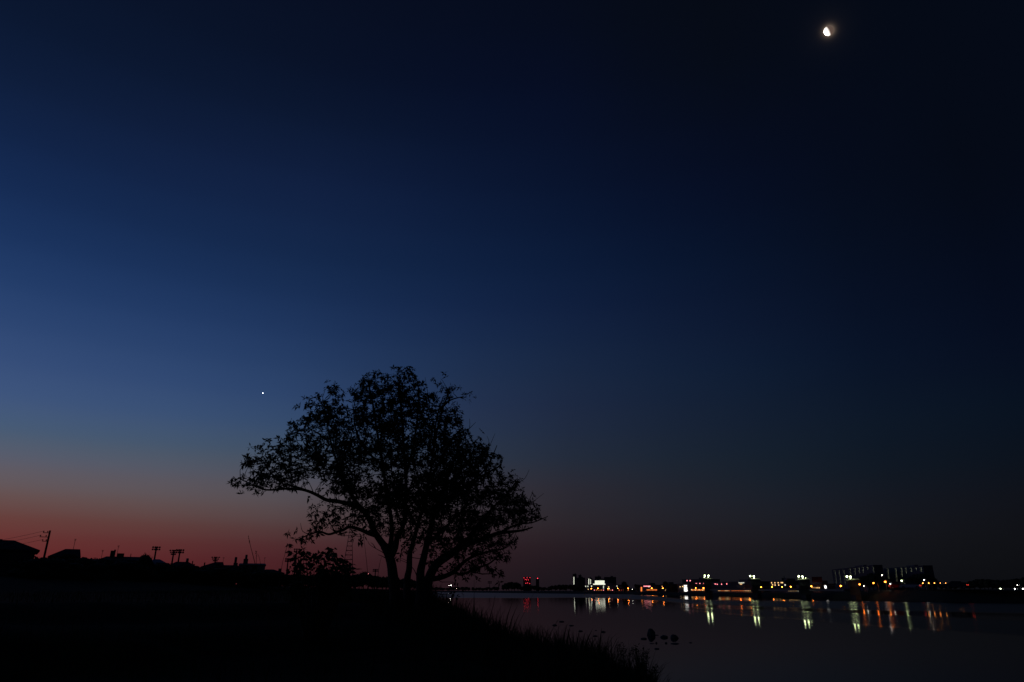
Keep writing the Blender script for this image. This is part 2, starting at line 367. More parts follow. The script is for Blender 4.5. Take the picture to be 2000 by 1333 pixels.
# limbs traced as (px, py, depth offset m); r0 -> r1 radius in metres
LIMBS = [
 ('trunk', .215, .15, [(774,1190,0),(770,1150,0),(767,1122,0),(764,1102,0),(757,1080,.0),(750,1066,.05)]),
 ('trunk', .15, .02, [(796,1185,.7),(796,1133,.7),(799.5,1112,.6),(801,1082,.5),(806,1066,.4),(815,1030,.5),(826,990,.6),(838,940,.7),(846,880,.8),(852,820,.7),(866,775,.6)]),
 ('trunk', .2, .03, [(822,1192,-.3),(822,1150,-.3),(821,1120,-.3),(826,1095,-.3),(833,1065,-.4),(842,1030,-.6),(852,990,-.8),(868,950,-1.0),(884,905,-1.1),(900,860,-1.2)]),
 ('trunk', .2, .15, [(836,1195,.2),(833,1162,.2),(836,1136,.1),(846,1112,.0),(857,1098,-.1),(880,1082,-.2)]),
 ('limb', .135, .04, [(750,1066,.05),(740,1052,.0),(731,1038,-.1),(724,1020,-.3),(711,999,-.5),(700,990,-.6),(687,986,-.7),(655,979,-.9),(638,977,-1.0),(621,968,-1.2),(603,960,-1.3),(585,956,-1.4),(555,955,-1.5)]),
 ('limb', .045, .012, [(555,955,-1.5),(519,957,-1.6),(496,948,-1.7),(470,937,-1.7)]),
 ('limb', .05, .015, [(603,960,-1.3),(583,953,-1.2),(564,948,-1.0),(549,943,-.9),(525,920,-.8),(510,895,-.7)]),
 ('limb', .09, .02, [(704,994,-.6),(695,980,-.3),(687,968,-.1),(679,956,.1),(665,920,.4),(650,880,.6),(640,830,.8),(632,785,.9)]),
 ('limb', .05, .015, [(687,968,-.1),(694,930,-.6),(670,927,-.9),(646,925,-1.1),(630,925,-1.2),(600,905,-1.3),(575,880,-1.3)]),
 ('limb', .085, .02, [(733,1046,-.1),(720,1042,-.4),(705,1035.5,-.7),(684,1029.5,-1.0),(672,1035,-1.1),(657,1040,-1.2),(642,1044,-1.3),(625.5,1039,-1.4),(604.5,1044.5,-1.5),(588,1052,-1.6)]),
 ('limb', .12, .03, [(757,1080,0),(762,1068,.1),(765,1047,.2),(764,1017,.3),(757,970,.4),(748,910,.5),(738,850,.5),(728,790,.4),(718,745,.4)]),
 ('limb', .13, .03, [(762,1090,0),(772,1070,-.1),(777,1047,-.2),(786,1030,-.4),(792,990,-.6),(792,930,-.8),(788,860,-.8),(784,800,-.7),(778,750,-.6)]),
 ('limb', .06, .02, [(792,930,-.8),(805,880,-.6),(815,820,-.4),(818,770,-.2),(815,745,-.1)]),
 ('limb', .06, .02, [(748,910,.5),(715,880,.8),(695,840,1.0),(690,800,1.2)]),
 ('limb', .07, .02, [(838,940,.7),(865,890,1.1),(890,850,1.3),(905,835,1.4)]),
 ('limb', .05, .015, [(846,880,.8),(856,830,.6),(868,790,.5),(878,765,.5)]),
 ('limb', .05, .015, [(860,800,.5),(880,782,.3),(905,775,.2)]),
 ('limb', .135, .02, [(880,1082,-.2),(906,1064,-.4),(935,1056,-.6),(974,1042,-.9),(999,1039,-1.1),(1021,1036,-1.2),(1040,1030,-1.2)]),
 ('limb', .05, .012, [(974,1042,-.9),(1010,1025,-.8),(1040,1021,-.8),(1070,1009,-.8)]),
 ('limb', .09, .03, [(857,1098,-.1),(888,1080,.3),(906,1062,.6),(930,1030,.9),(955,1000,1.1),(985,970,1.3),(1010,940,1.4)]),
 ('limb', .11, .03, [(838,1132,.1),(863,1128,.2),(888,1116,.4),(906,1098,.6),(930,1085,.8),(955,1078,.9),(985,1072,1.0)]),
 ('limb', .06, .015, [(888,1118,.4),(902,1122,.3),(935,1109,.1),(955,1101,.0),(974,1087,-.1),(990,1080,-.2)]),
 ('limb', .08, .02, [(852,990,-.8),(876,972,-.6),(900,956,-.4),(921,946,-.2),(951,925,.0),(974,912,.2),(981,898,.3)]),
 ('limb', .05, .012, [(900,956,-.4),(925,938,-.5),(950,915,-.7),(962,890,-.9),(970,870,-1.0)]),
 ('limb', .07, .02, [(833,1065,-.4),(860,1040,-.9),(890,1010,-1.3),(915,985,-1.6),(935,960,-1.8)]),
 ('limb', .05, .015, [(868,950,-1.0),(900,920,-1.4),(920,890,-1.6),(930,860,-1.6)]),
 ('limb', .05, .015, [(815,1030,.5),(800,1000,.9),(780,960,1.3),(765,920,1.5),(760,870,1.6)]),
]
limb_pts = []
def resample(pts, n=4):
    out = []
    P4 = [pts[0]] + pts + [pts[-1]]
    for i in range(1, len(P4)-2):
        a, b, c, d = P4[i-1:i+3]
        for k in range(n):
            t = k/n
            out.append(.5*((2*b) + (c-a)*t + (2*a-5*b+4*c-d)*t*t + (3*b-a-3*c+d)*t**3))
    out.append(pts[-1]); return out
for nm, r0, r1, L in LIMBS:
    pts = resample([tp(*q) for q in L], 4)
    pts = [p + Vector((mnoise.noise(p*1.7), mnoise.noise(p*1.7+Vector((9, 0, 0))), 0))*.02 for p in pts]
    rad = [K*(r0 + (r1-r0)*(i/(len(pts)-1))**.8) for i in range(len(pts))]
    if nm == 'trunk': rad[0] *= 1.45; rad[1] *= 1.25; rad[2] *= 1.1; pts[0].z = min(pts[0].z, gz(pts[0].x, pts[0].y)) - .15
    MB().tube([p - tree_o for p in pts], rad, 9).build(nm, BARK, tree, True)
    if nm == 'limb' or True:
        for i, p in enumerate(pts): limb_pts.append((p, rad[i]))
LP = np.array([tuple(p) for p, r in limb_pts])
twig = MB()
BARE = [[(945,945,0),(952,885,0),(958,868,0),(967,847,0)],[(935,900,0),(946,887,0),(955,865,0),(951,852,0)],[(930,905,0),(938,887,0),(948,872,0)],
 [(905,860,-.4),(917,836,-.4),(917,818,-.4)],[(912,842,-.4),(929.5,825,-.4)],[(950,930,0),(961,919,0),(975,905,0),(983,894,0)],[(985,970,.6),(1011,945,.6),(1025,935,.6),(1033.6,917.5,.6)],
 [(1000,1000,.3),(1029,986,.3),(1044,978,.3),(1062,964,.3)],[(1029,986,.3),(1037,970,.3),(1041,958,.3)],[(600,890,-1),(582,865,-1),(562,856,-1),(555.5,847,-1)],[(700,790,.6),(697,771,.6),(691.6,752,.6)],
 [(747,770,0),(746,750,0),(745,733,0)],[(840,800,.2),(836,770,.2),(830,737,.2)],[(752,1084,0),(747,1079,-.2),(733.5,1071.5,-.4),(722,1064,-.5),(718.5,1057,-.5)],[(733.5,1071.5,-.4),(729,1064,-.5),(724,1060,-.5)],
 [(752,1090,0),(745,1086,-.2),(738,1084,-.3)],[(815,1128,.4),(808,1112,.4),(795,1100,.5),(786,1096,.5),(776,1092,.5)],[(622,968,-1.2),(624,955,-1.2),(629,940,-1.2)],[(612,962,-1.2),(606,948,-1.2),(600,940,-1.2)],[(598,958,-1.2),(592,944,-1.2)],
 [(665,1038,-1.1),(663,1020,-1.1)],[(655,1040,-1.1),(645,1022,-1.1)],[(605,1044,-1.4),(591,1038,-1.4),(587,1022,-1.4)],[(880,1105,0),(888,1130,0),(889,1158,0)],[(846,1112,.0),(848,1095,.3),(850,1080,.4)]]
for L in BARE:
    pts = resample([tp(*q) for q in L], 3); twig.tube([p - tree_o for p in pts], [.012 - .008*i/(len(pts)-1) for i in range(len(pts))], 5)
# crown volumes (centre px, py, radii px, density, depth offset m)
BLOBS = [(478,935,24,20,.8,-1.6),(505,915,32,36,.9,-1.5),(512,950,26,16,.7,-1.6),(545,890,40,30,.95,-1.2),(540,930,35,22,.8,-1.3),(590,905,45,42,.9,-1.0),(575,930,30,22,.7,-1.2),
 (605,855,38,42,.95,.3),(622,800,33,38,.9,.8),(648,775,26,20,.9,.9),(590,820,12,25,.5,.6),(652,830,42,50,1.0,.7),(640,890,45,40,.9,0),(660,935,40,35,.8,-.6),(628,945,20,20,.6,-1.2),
 (712,745,18,20,.8,.4),(725,765,30,28,.95,.4),(700,790,20,30,.8,.8),(755,748,32,20,.9,-.2),(775,770,45,40,1,-.4),(800,745,28,20,.8,-.2),(818,760,25,22,.8,0),(750,800,55,45,1.1,.2),(810,800,45,38,1.05,-.3),
 (845,790,22,28,.7,.4),(872,752,20,18,.8,.5),(860,778,22,14,.7,.5),(895,778,20,12,.8,.2),(875,800,20,20,.8,.5),(865,830,36,36,1,.8),(890,855,26,36,1,.9),
 (700,850,45,50,1,.9),(740,870,55,55,1.1,.4),(800,860,60,55,1.15,-.5),(850,890,55,50,1.1,0),(900,895,40,40,1,-.8),(925,880,30,30,.9,-1.2),(942,858,10,12,.4,-1),(935,905,35,30,.9,-1.2),(965,895,16,12,.5,-.6),
 (690,910,45,45,.95,.2),(740,940,55,50,1,.5),(800,940,60,55,1.15,-.4),(860,950,55,50,1.15,-.6),(715,980,45,40,.9,.2),(770,1000,50,45,1,.6),(830,1005,50,50,1.1,0),(880,1000,50,45,1.1,-1.0),
 (915,950,40,35,.9,-1.2),(960,950,38,38,.85,.6),(985,940,34,28,.8,1.2),(1000,968,28,32,.9,1.2),(945,990,45,40,1,.4),(990,1000,40,34,.95,.2),(1025,1000,24,24,.85,-.2),(1040,1018,18,14,.8,-.8),(1015,1025,24,14,.7,-1.0),
 (905,1040,50,38,1,-.4),(950,1035,40,30,.95,-.3),(985,1050,24,22,.7,.4),(980,1078,24,18,.8,.8),(945,1080,36,24,.8,.6),(905,1085,34,28,.8,.4),(870,1070,34,30,.85,-.2),(868,1108,26,16,.7,.1),(905,1118,26,12,.7,.3),(945,1112,28,12,.8,0),(968,1120,12,10,.6,0),(890,1133,26,9,.6,.3),(920,1128,22,9,.6,.2),
 (835,1050,26,26,.7,.2),(790,1050,26,26,.55,.6),(808,1085,16,22,.4,.5),(785,1100,14,18,.2,.5),(745,1020,26,26,.7,.4),(840,1085,16,20,.5,.2),
 (602,1005,18,14,.6,-1.4),(630,1010,26,18,.7,-1.3),(655,1000,26,18,.7,-1.1),(685,1005,26,18,.75,-.9),(712,1012,18,18,.6,-.6),(610,1030,22,12,.7,-1.4),(645,1030,28,12,.6,-1.2),(680,1025,24,10,.5,-1),(595,1050,16,7,.6,-1.6),(578,1056,7,3,.6,-1.6),(612,1053,6,6,.3,-1.5),(700,1042,16,10,.35,-.8),(706,1055,10,8,.3,-.8),(690,960,30,25,.8,-.3),(889,1163,4,4,.5,0)]
cent = []
for cx, cy, rx, ry, de, dd in BLOBS:
    n = max(1, int(math.pi*rx*ry/185.0*de**1.6))
    for k in range(n):
        a = random.uniform(0, 2*math.pi); q = math.sqrt(random.random())
        cent.append((tp(cx+rx*q*math.cos(a), cy+ry*q*math.sin(a), dd*1.25 + random.uniform(-1, 1)*(.25+.020*min(rx, ry)*1.4)), de))
B, D, ND = [], [], []
zax = Vector((0, 0, 1))
for c, de in cent:
    dist = LP - np.array(c); dd_ = np.linalg.norm(dist, axis=1) + np.where(dist[:, 2] > .1, .45, 0)
    j = int(dd_.argmin()); s = Vector(LP[j]); L = (c-s).length
    if L > .08 and L < 1.6:
        mid = s.lerp(c, .5) + Vector((random.uniform(-.12, .12), random.uniform(-.12, .12), -.08*L))
        twig.tube([p - tree_o for p in (s, s.lerp(mid, .6)*.5+mid*.5, mid.lerp(c, .5)+Vector((0, 0, .02)), c)], [.010, .008, .006, .003], 4, False)
    td = (c-s).normalized() if L > .05 else zax
    nros = random.randint(3, 6)
    for k in range(nros):
        p = c + Vector((random.gauss(0, .10), random.gauss(0, .10), random.gauss(0, .10)))
        ax = (td*.5 + Vector((random.gauss(0, .5), random.gauss(0, .5), random.gauss(.25, .5)))).normalized()
        nl = random.randint(5, 9)
        x = ax.orthogonal().normalized(); y = ax.cross(x)
        for m in range(nl):
            a = 2*math.pi*(m+random.uniform(-.25, .25))/nl
            d = (x*math.cos(a) + y*math.sin(a)) + ax*random.uniform(-.2, .9) - zax*.15
            B.append(p + ax*random.uniform(-.03, .03)); D.append(d.normalized())
def leaf_mesh(name, B, D, lmin, lmax, wk):
    B = np.array([tuple(v) for v in B]); D = np.array([tuple(v) for v in D]); n = len(B)
    L = rng.uniform(lmin, lmax, n)[:, None]; Wd = L*wk*rng.uniform(.8, 1.2, n)[:, None]
    rv = rng.normal(size=(n, 3)); S = np.cross(D, rv); S /= np.linalg.norm(S, axis=1)[:, None]
    Nn = np.cross(S, D)
    V = np.stack([B, B + D*L*.42 + S*Wd*.5 + Nn*Wd*.12, B + D*L - np.array([0, 0, .12])*L, B + D*L*.42 - S*Wd*.5 + Nn*Wd*.12], 1).reshape(-1, 3)
    i = np.arange(n)*4
    F = np.concatenate([np.stack([i, i+1, i+2], 1), np.stack([i, i+2, i+3], 1)])
    me = bpy.data.meshes.new(name); me.vertices.add(len(V)); me.vertices.foreach_set('co', V.ravel())
    me.loops.add(F.size); me.loops.foreach_set('vertex_index', F.ravel().astype(np.int32))
    me.polygons.add(len(F)); me.polygons.foreach_set('loop_start', np.arange(len(F), dtype=np.int32)*3)
    me.update(calc_edges=True); me.validate(); return me
cr_me = leaf_mesh('crown', [b_ - tree_o for b_ in B], D, .085, .15, .33)
crown = new_obj('crown', cr_me, LEAF, tree); crown['kind'] = 'stuff'
tw = twig.build('twigs', BARK, tree); tw['kind'] = 'stuff'

# ------------------------------------------------------------------ broad-leaved shrub left of the tree
so = tp(622, 1150, -4/K); so.z = gz(so.x, so.y)
shrub = thing('broadleaf_shrub', 'low dark shrub with broad drooping leaves left of the big tree', 'shrub', so)
sB, sD = [], []; stems = MB()
def sp(px, py, dd): 
    dd = dd*K; d = ray(px, py); t = (TY-4+dd)/d.y; return Vector((d.x*t, TY-4+dd, CAMZ + d.z*t))
for px, py in [(572,1082),(578,1092),(585,1100),(592,1085),(597,1083),(606,1093),(612,1087),(620,1086),(628,1090),(635,1083),(640,1094),(646,1080),(650,1078),(655,1090),(661,1092),(575,1108),(570,1115),(585,1115),(600,1105),(615,1105),(632,1108),(648,1108),(660,1112),(668,1108),(672,1104),(679,1108),(683,1104),(684,1118),(672,1120),(600,1120),(620,1122),(640,1122),(655,1125),(580,1125)] + [(random.uniform(570,685), random.uniform(1112,1165)) for _ in range(60)]:
    dd = random.uniform(-.7, .7); c = sp(px, py, dd); c.z = max(c.z, so.z+.05)
    b0 = Vector((so.x + (c.x-so.x)*.35, so.y + (c.y-so.y)*.4, so.z - .05))
    stems.tube([p - so for p in (b0, b0.lerp(c, .6)+Vector((0, 0, .15)), c)], [.012, .008, .004], 5, False)
    for k in range(random.randint(9, 13)):
        a = random.uniform(0, 2*math.pi); d = Vector((math.cos(a), math.sin(a), random.uniform(-.9, .5)))
        sB.append(c - so + Vector((random.gauss(0, .04), random.gauss(0, .04), random.gauss(0, .05)))); sD.append(d.normalized())
lf = new_obj('foliage', leaf_mesh('foliage', sB, sD, .09, .17, .5), LEAF, shrub); lf['kind'] = 'stuff'
stems.build('stems', BARK, shrub)

# ------------------------------------------------------------------ grass
def blades(pos, hmin, hmax, wmin, wmax, lean=.45):
    n = len(pos); h = rng.uniform(hmin, hmax, n)*rng.uniform(.6, 1.0, n); a = rng.uniform(0, 2*np.pi, n); w = rng.uniform(wmin, wmax, n)
    ln = rng.uniform(.05, lean, n)*h; f = rng.uniform(0, 2*np.pi, n)
    V = np.zeros((n, 7, 3))
    for k, (t, ww) in enumerate(((0, 1), (.4, .8), (.75, .5))):
        c = pos + np.stack([np.cos(a)*ln*t*t, np.sin(a)*ln*t*t, h*t], 1)
        s = np.stack([np.cos(f), np.sin(f), 0*f], 1)*(w*ww*.5)[:, None]
        V[:, 2*k] = c - s; V[:, 2*k+1] = c + s
    V[:, 6] = pos + np.stack([np.cos(a)*ln, np.sin(a)*ln, h*(.98-.15*rng.random(n))], 1)
    i = np.arange(n)*7
    Q = np.concatenate([np.stack([i, i+1, i+3, i+2], 1), np.stack([i+2, i+3, i+5, i+4], 1)]); T = np.stack([i+4, i+5, i+6], 1)
    return V.reshape(-1, 3), Q.tolist() + T.tolist()
def bank_pos(n, i0, i1, smin, smax, pw=1.0):
    L = CR[i0:i1+1]; seg = np.linalg.norm(np.diff(L[:, :2], axis=0), axis=1); cum = np.concatenate([[0], np.cumsum(seg)])
    t = rng.uniform(0, cum[-1], n); k = np.clip(np.searchsorted(cum, t)-1, 0, len(seg)-1); fr = (t-cum[k])/seg[k]
    p = L[k, :2] + (L[k+1, :2]-L[k, :2])*fr[:, None]; d = (L[k+1, :2]-L[k, :2])/seg[k][:, None]
    nrm = np.stack([-d[:, 1], d[:, 0]], 1); s = smin + (smax-smin)*rng.random(n)**pw
    q = p + nrm*s[:, None]; z = bank_h(q[:, 0][:, None], q[:, 1][:, None])[0][:, 0]
    return np.stack([q[:, 0], q[:, 1], z-.03], 1)
V1, F1 = blades(bank_pos(46000, 3, 10, -1.2, 1.9), .14, .52, .007, .014)
V2, F2 = blades(bank_pos(2200, 4, 9, -.9, 1.0), .3, .74, .007, .013, .4)
V3, F3 = blades(bank_pos(40000, 1, 11, -.4, 22, 1.6), .12, .38, .008, .016)
tc_ = bank_pos(95, 3, 9, -.7, .9); tuft = np.repeat(tc_, 46, axis=0) + np.concatenate([rng.normal(0, .07, (95*46, 2)), np.zeros((95*46, 1))], 1)
V4, F4 = blades(tuft, .3, .78, .008, .016, .75)
gm = MB(); gm.v = V1.tolist(); gm.f = F1; gm.add(V2.tolist(), F2); gm.add(V3.tolist(), F3); gm.add(V4.tolist(), F4)
gr = gm.build('grass', GRASS); tag(gr, 'tall black grass covering the near river bank', 'grass', None, 'stuff')

def blade_mesh(h, w, lean, az):
    m = MB(); k = 6
    for i in range(k+1):
        t = i/k; c = Vector((math.cos(az)*lean*t*t, math.sin(az)*lean*t*t, h*t - .12*lean*t*t)); ww = w*(1-t**1.8)*.5 + .001
        m.v += [(c.x-ww, c.y, c.z), (c.x, c.y-ww*.25, c.z), (c.x+ww, c.y, c.z)]
    for i in range(k):
        a = i*3; m.f += [(a, a+1, a+4, a+3), (a+1, a+2, a+5, a+4)]
    return m
def reed_clump(label, tips, base_px, base_py, Y, w):
    o = cp(base_px, base_py, Y); o = Vector((o[0], o[1], gz(o[0], o[1])))
    t = thing('reed_clump', label, 'reeds', o, 0, 'reed clumps on the bank edge')
    for (bx, tx, ty) in tips:
        b = Vector(cp(bx, base_py, Y + random.uniform(-.3, .3))); e = Vector(cp(tx, ty-7, Y + random.uniform(-.2, .2)))
        zb = gz(b.x, b.y) - .05
        m = blade_mesh(e.z - zb, w*random.uniform(1.0, 1.5), abs(e.x-b.x)+.02, 0 if e.x >= b.x else math.pi)
        o_ = m.build('blade', GRASS, t); o_.location = (b.x-o.x, b.y-o.y, zb-o.z)
reed_clump('clump of broad upright reed blades at the water edge below the floating stones', [(1090,1084,1240),(1096,1104,1222),(1104,1112,1228),(1112,1120,1250),(1108,1100,1244),(1118,1109,1234),(1124,1131,1236),(1130,1136,1252),(1134,1142,1240),(1138,1153,1231),(1142,1147,1252),(1146,1160,1248),(1128,1118,1246),(1150,1140,1260),(1100,1093,1252)], 1122, 1292, 19.2, .034)
reed_clump('small reed clump with one tall blade right of the broad reeds', [(1166,1150,1244),(1170,1171,1231),(1174,1182,1262),(1163,1158,1262),(1178,1188,1266)], 1170, 1298, 18.3, .03)
reed_clump('reed clump rising in front of the water just right of the trunk', [(872,874,1170),(876,880,1172),(882,884,1182),(888,893,1170),(892,898,1176),(894,899,1188),(878,869,1184),(886,882,1178)], 884, 1212, 25.5, .026)
reed_clump('thin reed clump between the trunk reeds and the stones', [(921,912,1178),(924,927,1172),(930,927,1182),(936,944,1190),(942,941,1188),(953,966,1180),(957,950,1196),(985,1000,1180),(992,1010,1186),(998,1015,1200)], 950, 1235, 24.3, .022)
def stalk(label, pts, Y, r=.006, head=True):
    P_ = [Vector(cp(px, py, Y)) for px, py in pts]; o = P_[0].copy(); o.z = gz(o.x, o.y)
    dn_ = (P_[0]-P_[1]); P_[0] = P_[0] + dn_*min(3.0, max(0, (P_[0].z-o.z)/max(.01, -dn_.z))); t = thing('weed_stalk', label, 'weed', o, 0, 'tall weed stalks')
    Q = resample(P_, 4)
    MB().tube([p - o for p in Q], [.8*r*(1-.6*i/(len(Q)-1)) for i in range(len(Q))], 5).build('stem', GRASS, t)
    e, d = Q[-1] - o, (Q[-1]-Q[-3]).normalized()
    if head:
        b_, d_ = [], []
        for k in range(22):
            b_.append(e - d*random.uniform(0, .09)); d_.append((d + Vector((random.gauss(0, .35), random.gauss(0, .35), random.gauss(0, .3)))).normalized())
        new_obj('seed_head', leaf_mesh('seed_head', b_, d_, .01, .028, .3), GRASS, t)
stalk('long leaning weed stalk with a seed head above the flat roofed house', [(506,1135),(498,1101),(490,1070),(485,1048)], 12.0)
stalk('short upright weed stalk beside the long leaning one', [(500,1135),(500.5,1105),(500.5,1078)], 12.5, .005)
stalk('thin weed stalk leaning left, right of the upright one', [(514,1135),(509,1102),(502,1082)], 13.0, .004, False)
stalk('faint weed stalk leaning right, left of the broad leaved shrub', [(547,1135),(550,1110),(556,1085),(561,1066)], 12.0, .004)
stalk('tall thin weed stalk between the lattice tower and the trunk', [(719,1140),(717.5,1115),(714,1080),(710,1046)], 13.0, .005, False)
stalk('short weed stalk leaning right beside the trunk', [(736,1140),(739,1118),(742,1100),(745,1088)], 13.0, .005, False)
stalk('tall straight stalk standing against the water right of the tree', [(924,1225),(925,1190),(926,1160),(926,1132)], 23.5, .010, False)
stalk('leaning stalk against the water near the red reflections', [(950,1235),(956,1212),(962,1188),(967,1164)], 23.0, .009)
stalk('slanting bent stalk at the foot of the leaning trunk', [(848,1200),(853,1182),(858,1168),(861,1158)], 25.6, .009, False)
stalk('leaning seed stalk over the leftmost stones', [(1062,1275),(1070,1250),(1080,1228),(1090,1212)], 20.5, .008)
stalk('faint leaning stalk above the middle of the grassy edge', [(1000,1250),(1015,1215),(1030,1185),(1042,1160)], 22.5, .006, False)
def weed(label, px, top, base, Y, n):
    o = Vector(cp(px, base, Y)); o.z = gz(o.x, o.y); t = thing('leafy_weed', label, 'weed', o, 0, 'leafy weeds at the bottom of the bank')
    b_, d_ = [], []; st = MB()
    for k in range(n):
        tx = px + random.uniform(-18, 22); ty = top + random.uniform(0, 18)
        e = Vector(cp(tx, ty, Y + random.uniform(-.3, .3))) - o; b0 = Vector((random.uniform(-.1, .1), random.uniform(-.1, .1), -.05))
        q = resample([b0, b0.lerp(e, .5)+Vector((0, 0, .06)), e], 5); st.tube(q, [.006-.0035*i/(len(q)-1) for i in range(len(q))], 4, False)
        for p in q[3:]:
            for m in range(4):
                b_.append(p + Vector((random.gauss(0, .02), random.gauss(0, .02), random.gauss(0, .02)))); d_.append(Vector((random.gauss(0, 1), random.gauss(0, 1), random.gauss(.4, .6))).normalized())
    st.build('stems', GRASS, t); f_ = new_obj('foliage', leaf_mesh('foliage', b_, d_, .022, .045, .35), LEAF, t); f_['kind'] = 'stuff'
weed('leafy weed sprig left of the lowest stones', 1218, 1256, 1318, 16.8, 9)
weed('bushy leafy weed reaching toward the lone low stone', 1250, 1262, 1340, 15.4, 12)
weed('leafy weed at the very bottom right end of the bank', 1266, 1292, 1352, 14.6, 12)

# ------------------------------------------------------------------ stones standing in the shallows
def rock(label, px, py, wpx, hpx, seed, sx=1.0):
    p = onwater(px, py); sc = (onwater(px+wpx/2, py)-onwater(px-wpx/2, py)).length/2; hz = hpx*p.length/FPX*.93
    v, f = ico(1, 3); o = Vector((seed*3.7, seed*1.3, 0)); vv = []
    for q in v:
        q = Vector(q); n = 1 + .26*mnoise.noise(q*1.3+o) + .14*mnoise.noise(q*3.1+o) + .05*mnoise.noise(q*7+o)
        vv.append((q.x*n*sc, q.y*n*sc*.8*sx, q.z*n*hz*(1.0 if q.z > 0 else .5)))
    r = MB().add(vv, f).build('rock', STONE, None, True); r.location = p - Vector((0, 0, .06*hz)); r.rotation_euler = (0, 0, 0)
    tag(r, label, 'rock', 'rocks in the shallow water')
rock('tallest egg-shaped rock standing in the shallow water', 1272, 1241, 16, 11.5, 1)
rock('humped rock at the left of the touching pair right of the tall rock', 1297, 1245.5, 16, 4.5, 2)
rock('rounded rock at the right of the touching pair', 1317, 1247, 16, 6.5, 3)
rock('low flat rock left of the tall rock', 1257, 1248.5, 13, 2.6, 4)
rock('small sliver of rock touching the right side of the tall rock', 1283, 1241.2, 7, 1.0, 5)
rock('tiny upright stone in front of the tall rock', 1282, 1257, 4, 2.6, 6)
rock('thin flat stone left of the tiny upright stone', 1273, 1257.6, 10, .9, 7)
rock('small pointed stone below the touching pair', 1301, 1257, 5, 2.4, 8)
rock('long flat stone beside the small pointed stone', 1318, 1258, 16, 1.9, 9)
rock('lone far right flat stone', 1349, 1256, 6, 1.1, 10)
rock('lowest stone, alone nearest the weeds', 1283, 1268, 10, 2.0, 11)
rock('farthest flat stone of the left row', 1097, 1215, 10, 2.0, 12)
rock('leftmost flat stone of the left row', 1083.5, 1222, 9.5, 2.0, 13)
rock('flat stone third from the left of the left row', 1116, 1222.6, 10.5, 1.6, 14)
rock('flat stone fourth from the left above the reed tips', 1134, 1233.5, 9, 2.0, 15)
rock('tiny flat speck of stone between its larger neighbours', 1164, 1232, 4.5, .8, 16)
rock('rightmost stone of the left row', 1178.5, 1235, 9, 2.0, 17)
rock('nearest stone of the left row just above the reeds', 1162.5, 1243, 10, 1.6, 18)

# ------------------------------------------------------------------ builders for the built-up banks
def frame(px, rg, z):
    p = at(px, 1154, rg); az = math.atan2(p.x, p.y)
    return Vector((p.x, p.y, z)), az
def local(px, py, o, az, dn=0.0):
    """where the pixel's ray meets the vertical plane dn metres behind the frame's origin: (u, z) relative to the origin"""
    n = Vector((math.sin(az), math.cos(az), 0)); r = Vector((math.cos(az), -math.sin(az), 0)); d = ray(px, py); c = Vector((0, 0, CAMZ))
    t = ((o + n*dn) - c).dot(n)/d.dot(n); p = c + d*t
    return (p-o).dot(r), p.z - o.z
WIN_ME = {}
def window(parent, u, z, w, h, m, y=0.0, name='window', dark=False):
    key = (round(w, 2), round(h, 2), m.name)
    if key not in WIN_ME:
        b = MB().box(-w/2, w/2, -.06, .03, -h/2, h/2); me = b.mesh(name); me.materials.append(m); WIN_ME[key] = me
    o = bpy.data.objects.new(name, WIN_ME[key]); COL.objects.link(o); o.parent = parent; o.location = (u, y, z); return o
def house(name, label, pl_, pr, eave, ridge, rg, depth, zg, roofm, wallm, wins=(), over=.45, group='houses behind the levee'):
    o, az = frame((pl_+pr)/2, rg, zg); t = thing(name, label, 'house', o, -az, group)
    u0, ze = local(pl_, eave, o, az); u1, _ = local(pr, eave, o, az)
    MB().box(u0+over, u1-over, 0, depth, -1.5, ze-.02).build('wall', wallm, t)
    ra, zr = local(ridge[0], ridge[2], o, az, depth/2); rb, _ = local(ridge[1], ridge[2], o, az, depth/2)
    ra = max(ra, u0); rb = min(rb, u1); y0, y1 = -over, depth+over
    v = [(u0,y0,ze),(u1,y0,ze),(u1,y1,ze),(u0,y1,ze),(ra,depth/2,zr),(rb,depth/2,zr)]
    v += [(a, b, c-.18) for a, b, c in v[:4]]
    rf = MB().add(v, [(0,1,5,4),(2,3,4,5),(3,0,4),(1,2,5),(6,7,1,0),(7,8,2,1),(8,9,3,2),(9,6,0,3),(9,8,7,6)]).build('roof', roofm, t)
    for q in wins:
        u, z = local(q[0], q[1], o, az); w_ = window(t, u, z, q[2], q[3], q[4]); MB().box(-q[2]/2-.12, q[2]/2+.12, -.16, -.065, -q[3]/2-.10, -q[3]/2).build('sill', CONC, w_)
    return rf, o, az
def rooftop(t, o, az, name, px, top, bot, wpx, m, dn=3.0, kind='box'):
    u, z1 = local(px, top, o, az, dn); _, z0 = local(px, bot, o, az, dn); ua, _ = local(px-wpx/2, top, o, az, dn); w = abs(u-ua)
    if kind == 'box': MB().box(u-w, u+w, dn-w, dn+w, z0-.4, z1).build(name, m, t)
    elif kind == 'cyl': MB().lathe([(w, z0-.3), (w, z1-.35*w), (w*.8, z1), (.02, z1+.1*w)], 10, (u, dn)).build(name, m, t, True)
    elif kind == 'antenna':
        b = MB().tube([(u, dn, z0-.4), (u, dn, z1)], .035, 5)
        for k, f_ in enumerate((.98, .9, .80)):
            zz = z0 + (z1-z0)*f_; b.tube([(u-w*(1-.15*k), dn, zz), (u+w*(1-.15*k), dn, zz)], .02, 4)
        b.build(name, m, t)

